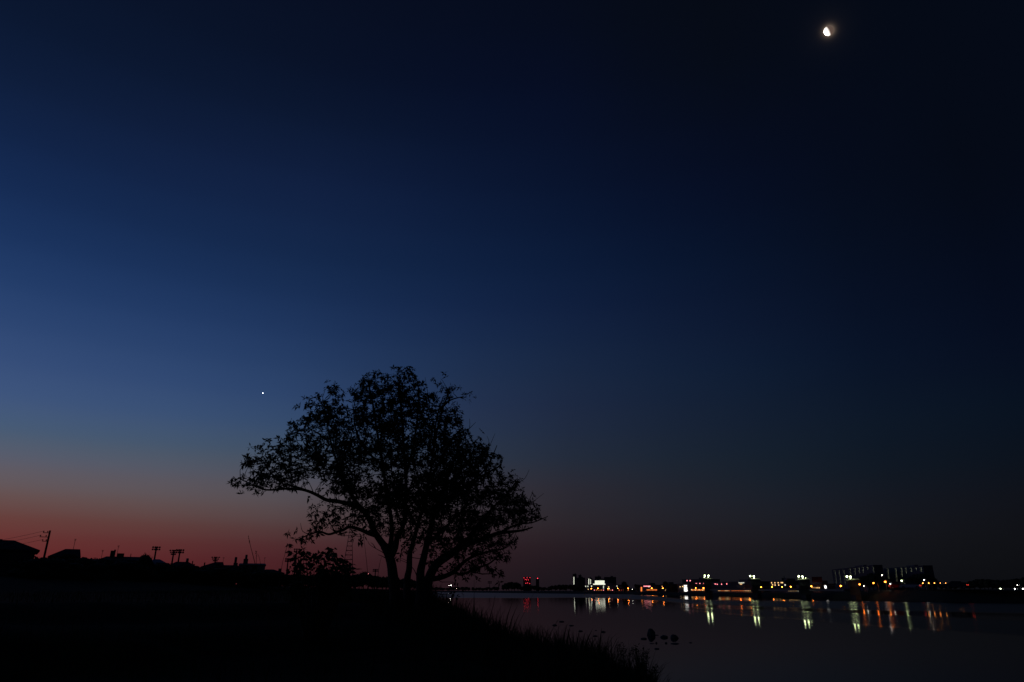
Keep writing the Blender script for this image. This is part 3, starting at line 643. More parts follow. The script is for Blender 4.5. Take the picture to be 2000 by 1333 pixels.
# ------------------------------------------------------------------ houses, poles and masts along the left horizon
G0 = 2.55
t, o, az = house('house', 'nearest big hip roofed house at the far left edge', -62, 79, 1071.5, (4, 28, 1055), 112, 9, G0, ROOF, WALLG, [(20,1090,1.6,1.2,GLASS),(50,1090,1.6,1.2,GLASS)])
rooftop(t, o, az, 'ridge_cap', 2, 1053.5, 1056, 6, ROOF, 4.5)
t, o, az = house('house', 'house with stepped gable roof and rooftop antenna right of the utility pole', 94, 158, 1086.5, (128, 157, 1072.5), 125, 8, G0, ROOF, WALLP, [(134,1092,1.7,1.3,GLASS),(110,1094,1.5,1.2,GLASS)])
rooftop(t, o, az, 'antenna', 147.5, 1053, 1072, 5, DARKS, 4, 'antenna')
t, o, az = house('annex_house', 'low flat annex with a faint lit window between two houses', 152, 198, 1093, (160, 192, 1091.5), 135, 7, G0, ROOF, WALLG, [(165,1108,.9,.7,E_DIM),(168.5,1110.5,.7,.35,E_DIM)])
t, o, az = house('house', 'long house with two antennas and boxes on its roof', 190, 290, 1094, (208, 282, 1087), 145, 10, G0, ROOF, WALLG, [(235,1106,1.6,1.2,GLASS),(262,1106,1.6,1.2,GLASS)])
rooftop(t, o, az, 'dormer', 236, 1081.5, 1088, 14, ROOF, 4)
rooftop(t, o, az, 'water_heater', 220, 1076, 1088, 7, DARKS, 4); rooftop(t, o, az, 'chimney', 225, 1074, 1086, 3.5, CONC, 3)
rooftop(t, o, az, 'antenna', 201, 1075, 1088, 5, DARKS, 5, 'antenna'); rooftop(t, o, az, 'antenna', 232, 1066, 1082, 5, DARKS, 5, 'antenna'); rooftop(t, o, az, 'vent_pipe', 256, 1082, 1088, 1.4, DARKS, 5)
t, o, az = house('house', 'small house with pale bluish roof slope under the single floodlight mast', 286, 332, 1103, (300, 312, 1092.5), 165, 9, G0, ROOFB, WALLP)
t, o, az = house('house', 'house with a round tank on its roof below the twin floodlights', 326, 384, 1106, (344, 368, 1097.5), 185, 9, G0, ROOF, WALLG, [(352,1112,1.4,1.0,GLASS)])
rooftop(t, o, az, 'water_tank', 366.5, 1091, 1099, 5.5, STEEL, 3, 'cyl'); rooftop(t, o, az, 'chimney', 376.5, 1096, 1104, 2.2, CONC, 3)
t, o, az = house('house', 'pointed gable house below the fan shaped floodlight', 392, 438, 1107, (421, 436, 1098), 200, 9, G0, ROOF, WALLG, [(425,1106,1.2,1.0,GLASS)])
rooftop(t, o, az, 'chimney', 400, 1099, 1107, 2.6, CONC, 3); rooftop(t, o, az, 'antenna', 437, 1089, 1099, 4, DARKS, 4, 'antenna')
t, o, az = house('low_house', 'low roofed building with a single round tank tower', 432, 468, 1106, (437, 462, 1104), 205, 9, G0, ROOF, WALLG)
rooftop(t, o, az, 'tank_base', 460.5, 1100, 1106, 8.5, CONC, 3); rooftop(t, o, az, 'water_tank', 461.3, 1088.5, 1101, 5, CONC, 3, 'cyl')
t, o, az = house('flat_building', 'flat roofed building with a stair head and tank on top', 466, 520, 1103, (468, 518, 1100.5), 210, 10, G0, CONC, WALLP, [(480,1109,1.4,1.0,GLASS),(497,1109,1.4,1.0,GLASS)], .2)
rooftop(t, o, az, 'stair_head', 480.5, 1092, 1102, 9, CONC, 3); rooftop(t, o, az, 'water_tank', 481.7, 1084, 1093, 4.6, CONC, 3, 'cyl'); rooftop(t, o, az, 'antenna', 517.5, 1089, 1103, 4, DARKS, 4, 'antenna')
t, o, az = house('house', 'lowest hip roofed house right of the flat roofed building', 510, 556, 1119, (520, 534, 1112.5), 225, 9, G0, ROOF, WALLG)
rooftop(t, o, az, 'chimney', 547, 1111, 1120, 6, CONC, 4); 

def utility_pole():
    top = at(98, 1036.5, 104); z0 = gz(top.x, top.y); o = Vector((top.x, top.y, z0)); az = math.atan2(top.x, top.y)
    t = thing('utility_pole', 'tall wooden utility pole with crossarms near the left edge', 'utility pole', o, -az); hh = top.z - z0
    MB().tube([(0, 0, -.5), (0, 0, hh*.5), (0, 0, hh)], [.14, .12, .10], 8).build('mast', WOOD, t)
    ends = []
    for k, (dz_, w) in enumerate(((.3, .7), (.8, .95), (1.3, .6))):
        arm_ = MB().box(-w, w*.12, -.13, -.06, hh-dz_-.035, hh-dz_+.035).build('crossarm', WOOD, t)
        for u in (-w*.9, -w*.3):
            MB().lathe([(.05, hh-dz_+.06), (.07, hh-dz_+.14), (.03, hh-dz_+.24)], 6, (u, -.1)).build('insulator', CONC, arm_)
        ends.append((-w*.9, hh-dz_+.2))
    return o, az, ends
uo, uaz, uends = utility_pole()
rr = Vector((math.cos(uaz), -math.sin(uaz), 0))
for i, (u, z) in enumerate(uends):
    a = uo + rr*u + Vector((0, 0, z)); b = at(-260, 1062 + i*5, 150)
    pts = [a.lerp(b, k/14) - Vector((0, 0, 1.2*4*(k/14)*(1-k/14))) for k in range(15)]
    w_ = MB().tube([p - a for p in pts], .016, 4).build('power_line', DARKS); w_.location = a
    tag(w_, ('top', 'middle', 'lowest')[i] + ' thin power line sagging left from the utility pole', 'cable', 'power lines')

def floodlight(label, px, top, base_rg, wpx, hpx, rows, cols, fan=False):
    a = at(px, top, base_rg); az = math.atan2(a.x, a.y); o = Vector((a.x, a.y, 1.5)); hh = a.z - 1.5
    t = thing('floodlight_mast', label, 'floodlight', o, -az, 'floodlight masts behind the houses')
    mpp = base_rg/FPX*.95/math.cos(az); w = wpx*mpp/2; h = hpx*mpp
    MB().tube([(0, 0, -1), (0, 0, hh*.5), (0, 0, hh)], [.42, .36, .26], 8).build('mast', DARKS, t)
    for r_ in range(rows):
        zz = hh - h*(r_+.35)/rows; ww = w*(1 - (.45*r_/max(1, rows-1) if fan else 0))
        bar = MB().box(-ww, ww, -.12, .05, zz-.10, zz+.06).build('bar', DARKS, t)
        for c in range(cols):
            u = -ww + 2*ww*(c+.5)/cols; k = h/rows*.42
            MB().add([(u-k*.8,-.55,zz-k),(u+k*.8,-.55,zz-k),(u+k*.8,-.35,zz+k),(u-k*.8,-.35,zz+k),(u-k*.45,-.12,zz-k*.5),(u+k*.45,-.12,zz-k*.5),(u+k*.45,-.12,zz+k*.6),(u-k*.45,-.12,zz+k*.6)],
                     [(0,1,2,3),(7,6,5,4),(4,5,1,0),(5,6,2,1),(6,7,3,2),(7,4,0,3)]).build('floodlight', DARKS, bar)
floodlight('single floodlight mast above the pale bluish roof', 305.8, 1068, 300, 12.5, 6.5, 2, 4)
floodlight('left floodlight mast of the close pair', 340, 1074.5, 320, 14, 8.5, 3, 4, True)
floodlight('right floodlight mast of the close pair', 352, 1073.5, 320, 13, 7, 2, 4)
floodlight('fan shaped floodlight just above the pointed gable house', 421.5, 1088, 340, 14, 8, 3, 4, True)
floodlight('lower floodlight mast at the left edge of the shrub', 563, 1091, 360, 10.5, 7, 2, 4)
floodlight('floodlight mast rising behind the top of the shrub', 580, 1072, 330, 11, 7, 2, 3)
floodlight('small floodlight mast left of the trunk', 733.5, 1112, 420, 10.5, 5.5, 2, 4)
floodlight('distant floodlight mast beyond the water under the right branches', 956.5, 1135.5, 900, 8, 5, 2, 3)

def lattice_tower():
    o = at(676, 1154, 640); o.z = 1.3; az = math.atan2(o.x, o.y); t = thing('lattice_tower', 'slender steel lattice tower seen under the left branches', 'tower', o, -az)
    hh = at(676, 1028, 640).z - 1.3; leg = lambda k, sx, sy: Vector((sx*(5.2*(1-k)**1.15+.9), sy*(5.2*(1-k)**1.15+.9), hh*k))
    for sx in (-1, 1):
        for sy in (-1, 1): MB().tube([leg(k/10, sx, sy) for k in range(11)], [.34-.014*k for k in range(11)], 5).build('leg', DARKS, t)
    for k in range(1, 15):
        a = k/14.5
        c = [leg(a, -1, -1), leg(a, 1, -1), leg(a, 1, 1), leg(a, -1, 1)]; b = MB()
        for i in range(4): b.tube([c[i], c[(i+1) % 4]], .16, 4)
        b.build('ring', DARKS, t)
        a2 = (k+1)/14.5; c2 = [leg(min(a2, 1), -1, -1), leg(min(a2, 1), 1, -1), leg(min(a2, 1), 1, 1), leg(min(a2, 1), -1, 1)]; b = MB()
        for i in range(4): b.tube([c[i], c2[(i+1) % 4]], .07, 3)
        b.build('brace', DARKS, t)
    for z_, w in ((.90, 4.2), (.96, 3.4)): MB().tube([(-w, 0, hh*z_), (0, 0, hh*z_+.5), (w, 0, hh*z_)], [.1, .25, .1], 5).build('crossarm', DARKS, t)
lattice_tower()

# ------------------------------------------------------------------ distant trees
def proto(seed):
    rd = random.Random(seed); crown = MB(); lv, ld = [], []
    for k in range(9):
        a = rd.uniform(0, 6.28); r = rd.uniform(0, 2.3); c = Vector((r*math.cos(a), r*math.sin(a), rd.uniform(3.2, 6.6))); rad = rd.uniform(1.0, 1.7)
        v, f = ico(1, 2); crown.add([c + Vector(q)*rad*(1+.35*mnoise.noise(Vector(q)*1.8+Vector((seed, k, 0)))) for q in v], f)
        for q in range(70):
            d = Vector((rd.gauss(0, 1), rd.gauss(0, 1), rd.gauss(0, 1))).normalized(); lv.append(c + d*rad*rd.uniform(.8, 1.15)); ld.append((d + Vector((rd.gauss(0, .6), rd.gauss(0, .6), rd.gauss(0, .6)))).normalized())
    me2 = leaf_mesh('crown_leaf', lv, ld, .35, .7, .6)
    n0 = len(me2.vertices); V_ = np.zeros(n0*3); me2.vertices.foreach_get('co', V_)
    crown.add(V_.reshape(-1, 3).tolist(), [tuple(p.vertices) for p in me2.polygons]); bpy.data.meshes.remove(me2)
    tr = MB().tube([(0, 0, -.6), (.05, .03, 2), (0, .1, 4.5)], [.26, .2, .1], 7)
    for k in range(4):
        a = k*1.57+seed; tr.tube([(.03, .05, 2.4+.3*k), (math.cos(a)*.9, math.sin(a)*.9, 3.6+.3*k), (math.cos(a)*1.7, math.sin(a)*1.7, 4.8)], [.1, .07, .03], 5)
    c_ = crown.mesh('crown'); c_.materials.append(FARLEAF); t_ = tr.mesh('trunk'); t_.materials.append(BARK); return c_, t_
PROT = [proto(k) for k in range(5)]; PH = 7.6
def far_tree(label, px, top, rg, group, zg=None, sx=1.0, name='tree'):
    p = at(px, top, rg); zg = far_z(px) if zg is None else zg; hgt = max(1.5, p.z - zg); s = hgt/PH
    t = thing(name, label, 'tree', (p.x, p.y, zg), random.uniform(0, 6.28), group); s2 = s*sx
    c_, t_ = PROT[random.randrange(5)]
    for nm, me_ in (('trunk', t_), ('crown', c_)):
        o = bpy.data.objects.new(nm, me_); COL.objects.link(o); o.parent = t; o.scale = (s2, s2, s)
    return t
def treeline(poly, step, rg0, rg1, label, group, sx=1.1, zg=None, jit=1.2):
    x = poly[0][0]; i = 0
    while x <= poly[-1][0]:
        f_ = (x-poly[0][0])/(poly[-1][0]-poly[0][0]); y = float(np.interp(x, [q[0] for q in poly], [q[1] for q in poly]))
        far_tree(ordinal(i) + ' from the left: ' + label, x, y + random.uniform(-.3, jit), rg0 + (rg1-rg0)*f_ + random.uniform(-6, 14), group, zg, sx*random.uniform(.9, 1.3)); x += step*random.uniform(.75, 1.2); i += 1
treeline([(640,1126),(690,1124),(700,1117.5),(712,1119),(725,1123),(745,1126),(770,1129),(800,1132),(832,1139)], 9, 300, 420, 'dark round tree behind the trunks', 'trees behind the trunks', 1.2, 1.6)
treeline([(836,1147),(850,1147.5),(880,1147),(950,1147.5),(976,1146)], 7, 960, 760, 'dark far tree under the right branches', 'far treeline under the branches', 1.6)
treeline([(984,1142),(992,1138.5),(1002,1137),(1012,1138.5)], 6, 740, 690, 'taller tree in the hump left of the red beacons', 'hump in the far treeline', 1.0)
treeline([(1018,1143.5),(1040,1144),(1060,1147),(1072,1146.5),(1082,1143),(1120,1142.2),(1138,1145)], 7, 670, 500, 'dark far tree below the red beacons', 'far treeline below the beacons', 1.3)
treeline([(1142,1150),(1250,1149.5),(1330,1150.5)], 9, 560, 480, 'low dark tree among the orange lamps', 'low trees among the orange lamps', 1.3)
for px, top, rg, lb in ((1219,1137,480,'tall dark tree right of the brightly lit office building'),(1243,1140.5,480,'dark tree left of the orange lit low building'),(1299,1137,470,'tall dark tree behind the twin column of window lights'),(1312,1142,460,'dark tree left of the bright stairwell building'),(1540,1142,420,'small dark tree right of the dotted window building')):
    far_tree(lb, px, top, rg, 'single trees on the far shore')
treeline([(1668,1133),(1690,1124),(1705,1120.5),(1720,1121.5),(1738,1133)], 9, 470, 470, 'dark tree in front of the left apartment block', 'trees before the left block', 1.0)
treeline([(1770,1130),(1782,1123),(1795,1121),(1810,1121),(1826,1127)], 9, 470, 470, 'dark tree in front of the right apartment block', 'trees before the right block', 1.0)
treeline([(1836,1142),(1876,1139),(1895,1134),(1920,1131.5),(1940,1133),(1965,1134),(1985,1130),(2000,1126),(2030,1124)], 9, 330, 260, 'dark tree in the wooded rise at the right edge', 'wooded rise at the right edge', 1.4, 2.0)
treeline([(60,1087),(92,1088),(100,1090),(155,1092.5),(195,1095),(290,1097),(330,1103),(390,1106),(440,1107),(470,1110),(520,1116),(560,1121),(640,1124)], 13, 108, 210, 'dark garden bush between the houses', 'garden bushes between the houses', 1.9, 2.2, 3.0)
far_tree('small leafy tree at the right end of the long house', 283.5, 1081, 140, None, G0, .6); far_tree('small tree between the roofs left of the single floodlight mast', 290, 1084, 150, None, G0, .6)

# ------------------------------------------------------------------ far buildings
def block(name, label, p0, p1, top, r0, r1, depth, m, wins=(), zg=None, group='buildings on the far shore', cat='building', roof=True):
    """box building whose front runs from pixel column p0 at range r0 to p1 at range r1"""
    a, b = at(p0, 1154, r0), at(p1, 1154, r1); zg = far_z((p0+p1)/2) if zg is None else zg; a.z = b.z = zg
    u = (b-a); L = u.length; u.normalize(); rz = math.atan2(u.y, u.x); n = Vector((-u.y, u.x, 0))
    t = thing(name, label, cat, a, rz, group)
    def loc(px, py):
        d = ray(px, py); c = Vector((0, 0, CAMZ)); tt = (a-c).dot(n)/d.dot(n); p = c + d*tt; return (p-a).dot(u), p.z - zg
    hh = loc((p0+p1)/2, top)[1]
    MB().box(0, L, 0, depth, -1, hh).build('wall', m, t)
    if roof:
        MB().box(-.2, L+.2, -.2, depth+.2, hh+.003, hh+.35).build('parapet', CONC, t)
        MB().box(L*.55, L*.75, depth*.3, depth*.7, hh+.353, hh+.35+max(1.2, hh*.06)).build('stair_head', CONC, t)
    for q in wins:
        x, z = loc(q[0], q[1]); window(t, x, z, q[2], q[3], q[4], -.004, q[5] if len(q) > 5 else 'window')
    return t, loc, hh
def beacon(t, u, y, z, r, m, name='beacon'):
    v, f = ico(r, 1); o = MB().add(v, f).build(name, m, t, True); o.location = (u, y, z)
# two towers with red aircraft lights
t, loc, hh = block('tower_block', 'distant tower with a cluster of red aircraft lights', 1022, 1036.8, 1127.2, 2600, 2600, 24, WALLG, (), .6, 'distant towers', roof=False)
for px, py in ((1023.5,1129),(1029.5,1129),(1035,1128.6),(1026,1132.5),(1028.6,1133),(1032,1133.1),(1027,1139.6),(1030.5,1139),(1034.6,1140)):
    x, z = loc(px, py); beacon(t, x, -1.0, z, .95, E_RED)
t, loc, hh = block('tower_block', 'slim distant tower with one red aircraft light', 1046.8, 1053.2, 1131, 2600, 2600, 14, WALLG, (), .6, 'distant towers', roof=False)
x, z = loc(1050, 1130); beacon(t, x, 4, z, 1.5, E_RED)
# cluster at the left end of the lit shore
block('tower_block', 'tall narrow tower with a vertical strip of white stair lights', 1119.6, 1127, 1122, 880, 880, 14, WALLG, [(1120.9, 1128+1.65*k, .8, .7, E_WIN) for k in range(9)])
block('tower_block', 'dark stepped tower second from the left of the lit shore', 1130.8, 1136.6, 1124, 900, 900, 14, WALLG)
block('low_block', 'dark low block joining the two narrow towers', 1127.2, 1143.5, 1129.2, 920, 920, 14, WALLG)
block('apartment_block', 'dark block with two vertical strips of white lights', 1147.5, 1157.6, 1130, 820, 820, 14, WALLG, [(1150, 1131.5+1.6*k, .8, .7, E_WIN) for k in range(7)] + [(1153.5, 1132.5+1.6*k, .7, .6, E_WIN) for k in range(6)])
ow = [(1163+2.35*i, y, 1.1, .95, E_WIN) for y in (1135.3, 1137.4, 1139.5) for i in range(8)] + [(1159.6+2.35*i, 1141.5, 1.1, 1.0, E_WIN) for i in range(12)] + [(1160+2.35*i, 1143.3, .9, .5, E_WINY) for i in range(4)]
block('office_building', 'brightly lit office building with a grid of white windows', 1158.4, 1188, 1133.4, 760, 760, 16, WALLP, ow)
block('apartment_block', 'dark block rising behind the lit office building', 1163, 1175, 1127, 840, 840, 14, WALLG)
block('apartment_block', 'wide dark block right of the lit office building with one window light', 1181, 1204.5, 1128, 830, 830, 16, WALLG, [(1196.5, 1140.5, 1.0, .9, E_WIN)])
lo = [(1144,1145.6,.7,.7,E_WIN),(1148.5,1145.6,.7,.7,E_WIN),(1155.4,1145.2,.8,.8,E_WIN),(1149,1151.4,.5,.5,E_WINY),(1189,1147,.6,.6,E_WINY),(1205,1145.2,.6,.6,E_WIN)] + [(1178.8,1145+2.2*k,.6,.6,E_WIN) for k in range(5)]
block('lit_row', 'long low building front dotted with small lights under the office building', 1140, 1209, 1143.6, 560, 540, 12, CONC, lo)
block('low_building', 'three storey building lit orange by a street lamp', 1250.5, 1272, 1143.6, 500, 495, 12, WALLP, [(1252.8+0*k,1148+2.1*k,1.0,.5,E_ORW) for k in range(4)] + [(1258+2.3*k,1145.3+.25*(k % 2),.55,.5,E_PINK) for k in range(6)] + [(1267.5,1146.6,.6,.5,E_WIN)])
block('low_building', 'small block with a vertical column of four lights', 1291, 1304, 1142.2, 490, 485, 10, WALLG, [(1299.3,1143.2,.6,.6,E_WIN)] + [(1300,1146.4+2.3*k,.6,.5,E_WINY) for k in range(4)] + [(1293.5,1145.8,.5,.5,E_WINY)])
block('stairwell_building', 'building with a stack of very bright white stairwell lights', 1324, 1346, 1141.6, 470, 465, 12, WALLP, [(1338.8,1144.4,2.1,.55,E_SIGN),(1339,1148,2.2,.55,E_SIGN),(1339.2,1151,2.3,.6,E_SIGN),(1339.4,1154.2,2.3,.6,E_SIGN)] + [(1327+3*k,1150,.7,.9,E_DIM) for k in range(3)] + [(1333.5,1146,.8,.5,E_WINY),(1328.5,1146.5,.6,.4,E_WINY)])
block('hotel_building', 'dark block dotted with small pink lights behind the stairwell building', 1334, 1379, 1132.6, 560, 545, 16, WALLG, [(x,y,.7,.7,E_PINK) for x, y in ((1342,1134.6),(1348,1134.6),(1353,1139),(1360,1140.5),(1367,1140.2),(1374.5,1140),(1354,1144.2))])
block('long_hall', 'long low hall with pink lights and a cluster of bright windows between the gate towers', 1386, 1470, 1137.6, 480, 440, 18, WALLG, [(x,y,.6,.6,E_PINK) for x, y in ((1388,1140.5),(1397,1141),(1401,1141.6),(1409.5,1141.5),(1419.5,1141))] + [(1443.5+2.3*k,1138.7+.3*(k % 2),.62,.5,E_WIN) for k in range(5)] + [(1446+2.6*k,1141.3,.5,.45,E_WINY) for k in range(2)])
block('lit_row', 'low row of glowing panes standing in for the orange lit wall under the deck between the first two gate towers', 1393, 1468, 1150.4, 345, 322, 6, CONC, [(1403.5+2.6*k,1153.6,.55,.38,E_WINY if k < 2 or 5 <= k < 8 else E_ORW) for k in range(9)] + [(1430+3.2*k,1153.9,.6,.24,E_ORW if k < 8 else E_WINY) for k in range(12)])  # emissive panes imitate the orange lit wall under the deck
block('low_building', 'building with scattered dots of window light between the second and third gate towers', 1504, 1536, 1136, 430, 420, 14, WALLG, [(x,y,.6,.55,E_WINY) for x, y in ((1507,1138.6),(1513.5,1138.7),(1520,1138.6),(1526,1138.4),(1528.5,1138.5),(1509,1142.6),(1514,1143.1),(1521,1143.2))] + [(1533.4,1143,.8,.6,E_WIN)])
block('stair_tower', 'small dark tower behind the dotted window building', 1530, 1537.5, 1130.5, 450, 450, 6, WALLG)
block('lit_row', 'low shop row with white lights left of the third gate tower', 1534, 1560, 1151, 300, 292, 6, CONC, [(1540.5+3*k,1154,.5,.3,E_WINY) for k in range(6)] + [(1559,1154.2,.45,.3,E_WIN)])
block('glow_wall_row', 'low wall with added orange glow panes right of the orange lit three storey building', 1262, 1286, 1150.2, 482, 478, 4, CONC, [(1264+2.6*k,1152.6,.5,.5,E_ORW) for k in range(8)])  # panes added to imitate the orange glow along the shore
block('lit_row', 'low row with added panes for the orange wall glow just left of the leftmost gate tower', 1348, 1378, 1149.8, 446, 440, 5, CONC, [(1351+2.4*k,1152.4+.5*(k % 2),.55,.5,E_ORW if k % 3 else E_WINY) for k in range(11)])  # row added; its panes imitate a wall lit orange by lamps
block('lit_row', 'low row with added panes for the dim red glow under the orange lamps below the office building', 1158, 1232, 1150.6, 548, 528, 4, CONC, [(1161+4.4*k,1153,.5,.45,E_ORW if k % 4 else E_PINK) for k in range(16)])  # added row whose emissive panes stand in for the reddish glow
block('low_building', 'small dim building with warm windows right of the third gate tower', 1584, 1604, 1142, 330, 326, 8, WALLG, [(1588+4*k,1148.5,.4,.35,E_WINY) for k in range(4)])
ca = []
for x, ya, yb in ((1631.5,1116,1142),(1639.5,1115.5,1142),(1648.5,1115,1142),(1661,1112.5,1138),(1670,1111.5,1124),(1678.5,1110.5,1122),(1686,1109.5,1119.5),(1695,1109,1112),(1706,1108.5,1120)):
    n = int((yb-ya)/2.9)+1
    for k in range(n):
        ca.append((x + .35*k*(1 if x < 1655 else .6) + random.uniform(-.3, .3), ya+2.9*k, 1.0, .6, random.choice((E_COR, E_COR, E_COR2)), 'corridor_light'))
        if k % 2 == 0: ca.append((x - 2.2 + .35*k, ya - .7 + 2.9*k, .7, .5, E_COR2, 'corridor_light'))
block('apartment_block', 'long left apartment block with rows of greenish corridor lights', 1630.5, 1714, 1108, 1480, 1230, 13, WALLG, ca, None, 'large apartment blocks')
cb = []
for x, ya, yb in ((1734.5,1112,1141),(1750,1112,1136),(1761,1111,1126),(1769.5,1110.5,1121),(1780,1110.5,1119),(1790,1110.5,1116),(1799,1110,1116)):
    for k in range(int((yb-ya)/2.9)+1):
        cb.append((x + .3*k + random.uniform(-.3, .3), ya+2.9*k, 1.0, .6, random.choice((E_COR, E_COR, E_COR2)), 'corridor_light'))
        if k % 2 == 0: cb.append((x - 2.0 + .3*k, ya - .6 + 2.9*k, .7, .5, E_COR2, 'corridor_light'))
block('apartment_block', 'right apartment block with greenish corridor lights and a dark end', 1732.5, 1812, 1107.6, 1330, 1190, 13, WALLG, cb, None, 'large apartment blocks')

# gate towers of the weir
PIER = mat('stained_concrete', (.085, .082, .078), .9, .3, .9)
def gate_tower(label, px0, px1, base_py, top_py, lamps):
    pm = (px0+px1)/2; b = onwater(pm, base_py); rg = math.hypot(b.x, b.y); az = math.atan2(b.x, b.y); o = Vector((b.x, b.y, 0))
    t = thing('gate_tower', label, 'gate tower', o, -az, 'gate towers of the weir')
    u0, _ = local(px0, 1154, o, az); u1, zt = local(px1, top_py, o, az)
    m = MB().box(u0, u1, 0, 5.5, -2.5, 2.1); m.add([(u0,0,-2.5),((u0+u1)/2,-1.2,-2.5),(u1,0,-2.5),(u0,0,1.0),((u0+u1)/2,-1.2,1.0),(u1,0,1.0)], [(0,1,4,3),(1,2,5,4),(3,4,5)]); m.build('pier', PIER, t)
    MB().box(u0+.15, u1-.1, .4, 4.6, 2.103, zt*.62).build('shaft', PIER, t)
    MB().box(u0-.25, u1+.25, -.2, 5.0, zt*.62+.003, zt-.25).build('gate_house', WALLG, t)
    MB().add([(u0-.5,-.5,zt-.247),(u1+.5,-.5,zt-.247),(u1+.5,5.3,zt-.247),(u0-.5,5.3,zt-.247),(u0,.5,zt+.1),(u1,.5,zt+.1),(u1,4.5,zt+.1),(u0,4.5,zt+.1)], [(3,2,1,0),(4,5,6,7),(0,1,5,4),(1,2,6,5),(2,3,7,6),(3,0,4,7)]).build('roof', CONC, t)
    for px, py, r in lamps:
        u, z = local(px, py, o, az, -.6); p_ = MB().tube([(u, -.6, zt*.6), (u, -.6, z-r)], .05, 5).build('lamp_post', DARKS, t)
        v, f = ico(r, 2); l = MB().add(v, f).build('lamp', E_GR, p_, True); l.location = (u, -.6, z)
gate_tower('leftmost gate tower of the weir with twin greenish lamps', 1376.5, 1388, 1164, 1129.5, [(1376.6,1124.8,.27),(1383.8,1124.8,.27),(1375.6,1127.8,.12),(1383.6,1128,.14)])
gate_tower('second gate tower of the weir with twin greenish lamps', 1470, 1483.5, 1166.2, 1130, [(1465.2,1125.6,.25),(1472.2,1125.6,.25),(1472.6,1129.2,.13)])
gate_tower('third gate tower of the weir with twin greenish lamps', 1563, 1579, 1169.2, 1130.5, [(1560,1126.2,.22),(1567.2,1126.4,.2),(1568,1129.4,.1),(1573.5,1129.4,.07)])
gate_tower('rightmost gate tower of the weir before the apartment block', 1660, 1676, 1171.5, 1131, [(1654.2,1126.6,.2),(1661.2,1126.8,.18),(1661.2,1130.2,.11)])
# deck spans between the towers
sp_ = [(1388,1164),(1470,1166.2),(1483.5,1166.2),(1563,1169.2),(1579,1169.2),(1660,1171.5)]
for k in range(3):
    a = onwater(sp_[2*k][0]-.6, sp_[2*k][1]); b = onwater(sp_[2*k+1][0]+.6, sp_[2*k+1][1]); n_ = Vector((a.x+b.x, a.y+b.y, 0)).normalized()*3.4
    a += n_; b += n_; u = b-a; L = u.length; t = thing('bridge_span', ('left', 'middle', 'right')[k] + ' span of the dark service bridge between gate towers', 'bridge', a, math.atan2(u.y, u.x), 'service bridge spans')
    zd = CAMZ + math.hypot((a.x+b.x)/2, (a.y+b.y)/2)*((1154-1151.2)/FPX*.9); 
    MB().box(.3, L-.3, -.9, .9, zd-.55, zd).build('deck', CONC, t)
    for s in (-.85, .85):
        r_ = MB(); r_.box(.3, L-.3, s-.03, s+.03, zd+.85, zd+.92); 
        for q in range(int(L/1.6)): r_.box(.5+q*1.6, .56+q*1.6, s-.028, s+.028, zd+.002, zd+.85)
        r_.build('railing', DARKS, t)

# ------------------------------------------------------------------ street lamps
def street_lamp(label, px, py, rg, r, m, group, pole_r=.06, zg=None, arm=1.0):
    p = at(px, py, rg); zg = far_z(px)-.05 if zg is None else zg; az = math.atan2(p.x, p.y); o = Vector((p.x, p.y, zg)); hh = p.z - zg
    t = thing('street_lamp', label, 'street lamp', o, -az, group)
    MB().tube([(arm, 0, -.4), (arm, 0, hh*.6), (arm, 0, hh+.05), (arm*.75, 0, hh+.22), (0, 0, hh+r+.06)], [pole_r*1.3, pole_r, pole_r*.8, pole_r*.7, pole_r*.6], 6).build('pole', STEEL, t)
    sh_ = MB().lathe([(r*1.2, hh+.45*r), (r*1.05, hh+r*.9), (.05, hh+r+.1)], 8).build('shade', DARKS, t)
    v, f = ico(r, 2); l = MB().add(v, f).build('lamp', m, sh_, True); l.location = (0, 0, hh)
OR = [(1141.5,1150),(1155,1150.2),(1168,1149.6),(1187.5,1150),(1206.3,1149.6),(1227,1149.6),(1273,1149.2),(1294.4,1149.6),(1358.5,1148.6),(1374,1149),(1400,1152.6),(1422,1152.6),(1445,1152.6),(1463,1152.8),(1486.5,1147.3),(1507.5,1147),(1527.5,1146.6),(1544.5,1146.2),(1562.5,1146),(1584.5,1145.4),(1642,1144.5)]
for i, (px, py) in enumerate(OR):
    rg = float(np.interp(px, [1140, 1300, 1380, 1480, 1650], [520, 450, 425, 350, 300])) - (55 if 1395 < px < 1470 else 0); r = .20 if px < 1400 else .19
    lab = ordinal(i) + ' orange street lamp from the left along the far shore'
    street_lamp(lab, px, py, rg, r*(1.15 if px > 1570 else 1), E_OR, 'orange street lamps on the far shore', .05, None, .6)
for i, (px, py, r) in enumerate(((1679,1141.5,.36),(1706,1139,.34),(1729,1136.5,.40))):
    street_lamp(('left', 'middle', 'right')[i] + ' one of three large orange lamps before the apartment blocks', px, py, 186, r*.5, E_OR2, 'large orange lamps', .05, 2.15, .9)
for i, px in enumerate((1802.5,1814,1825,1836.5,1847)):
    street_lamp(ordinal(i) + ' lamp from the left in the short row at the right block', px, 1139.2, 195, .10 if i < 3 else .075, E_ORS, 'short lamp row at the right block', .03, 2.15, .5)
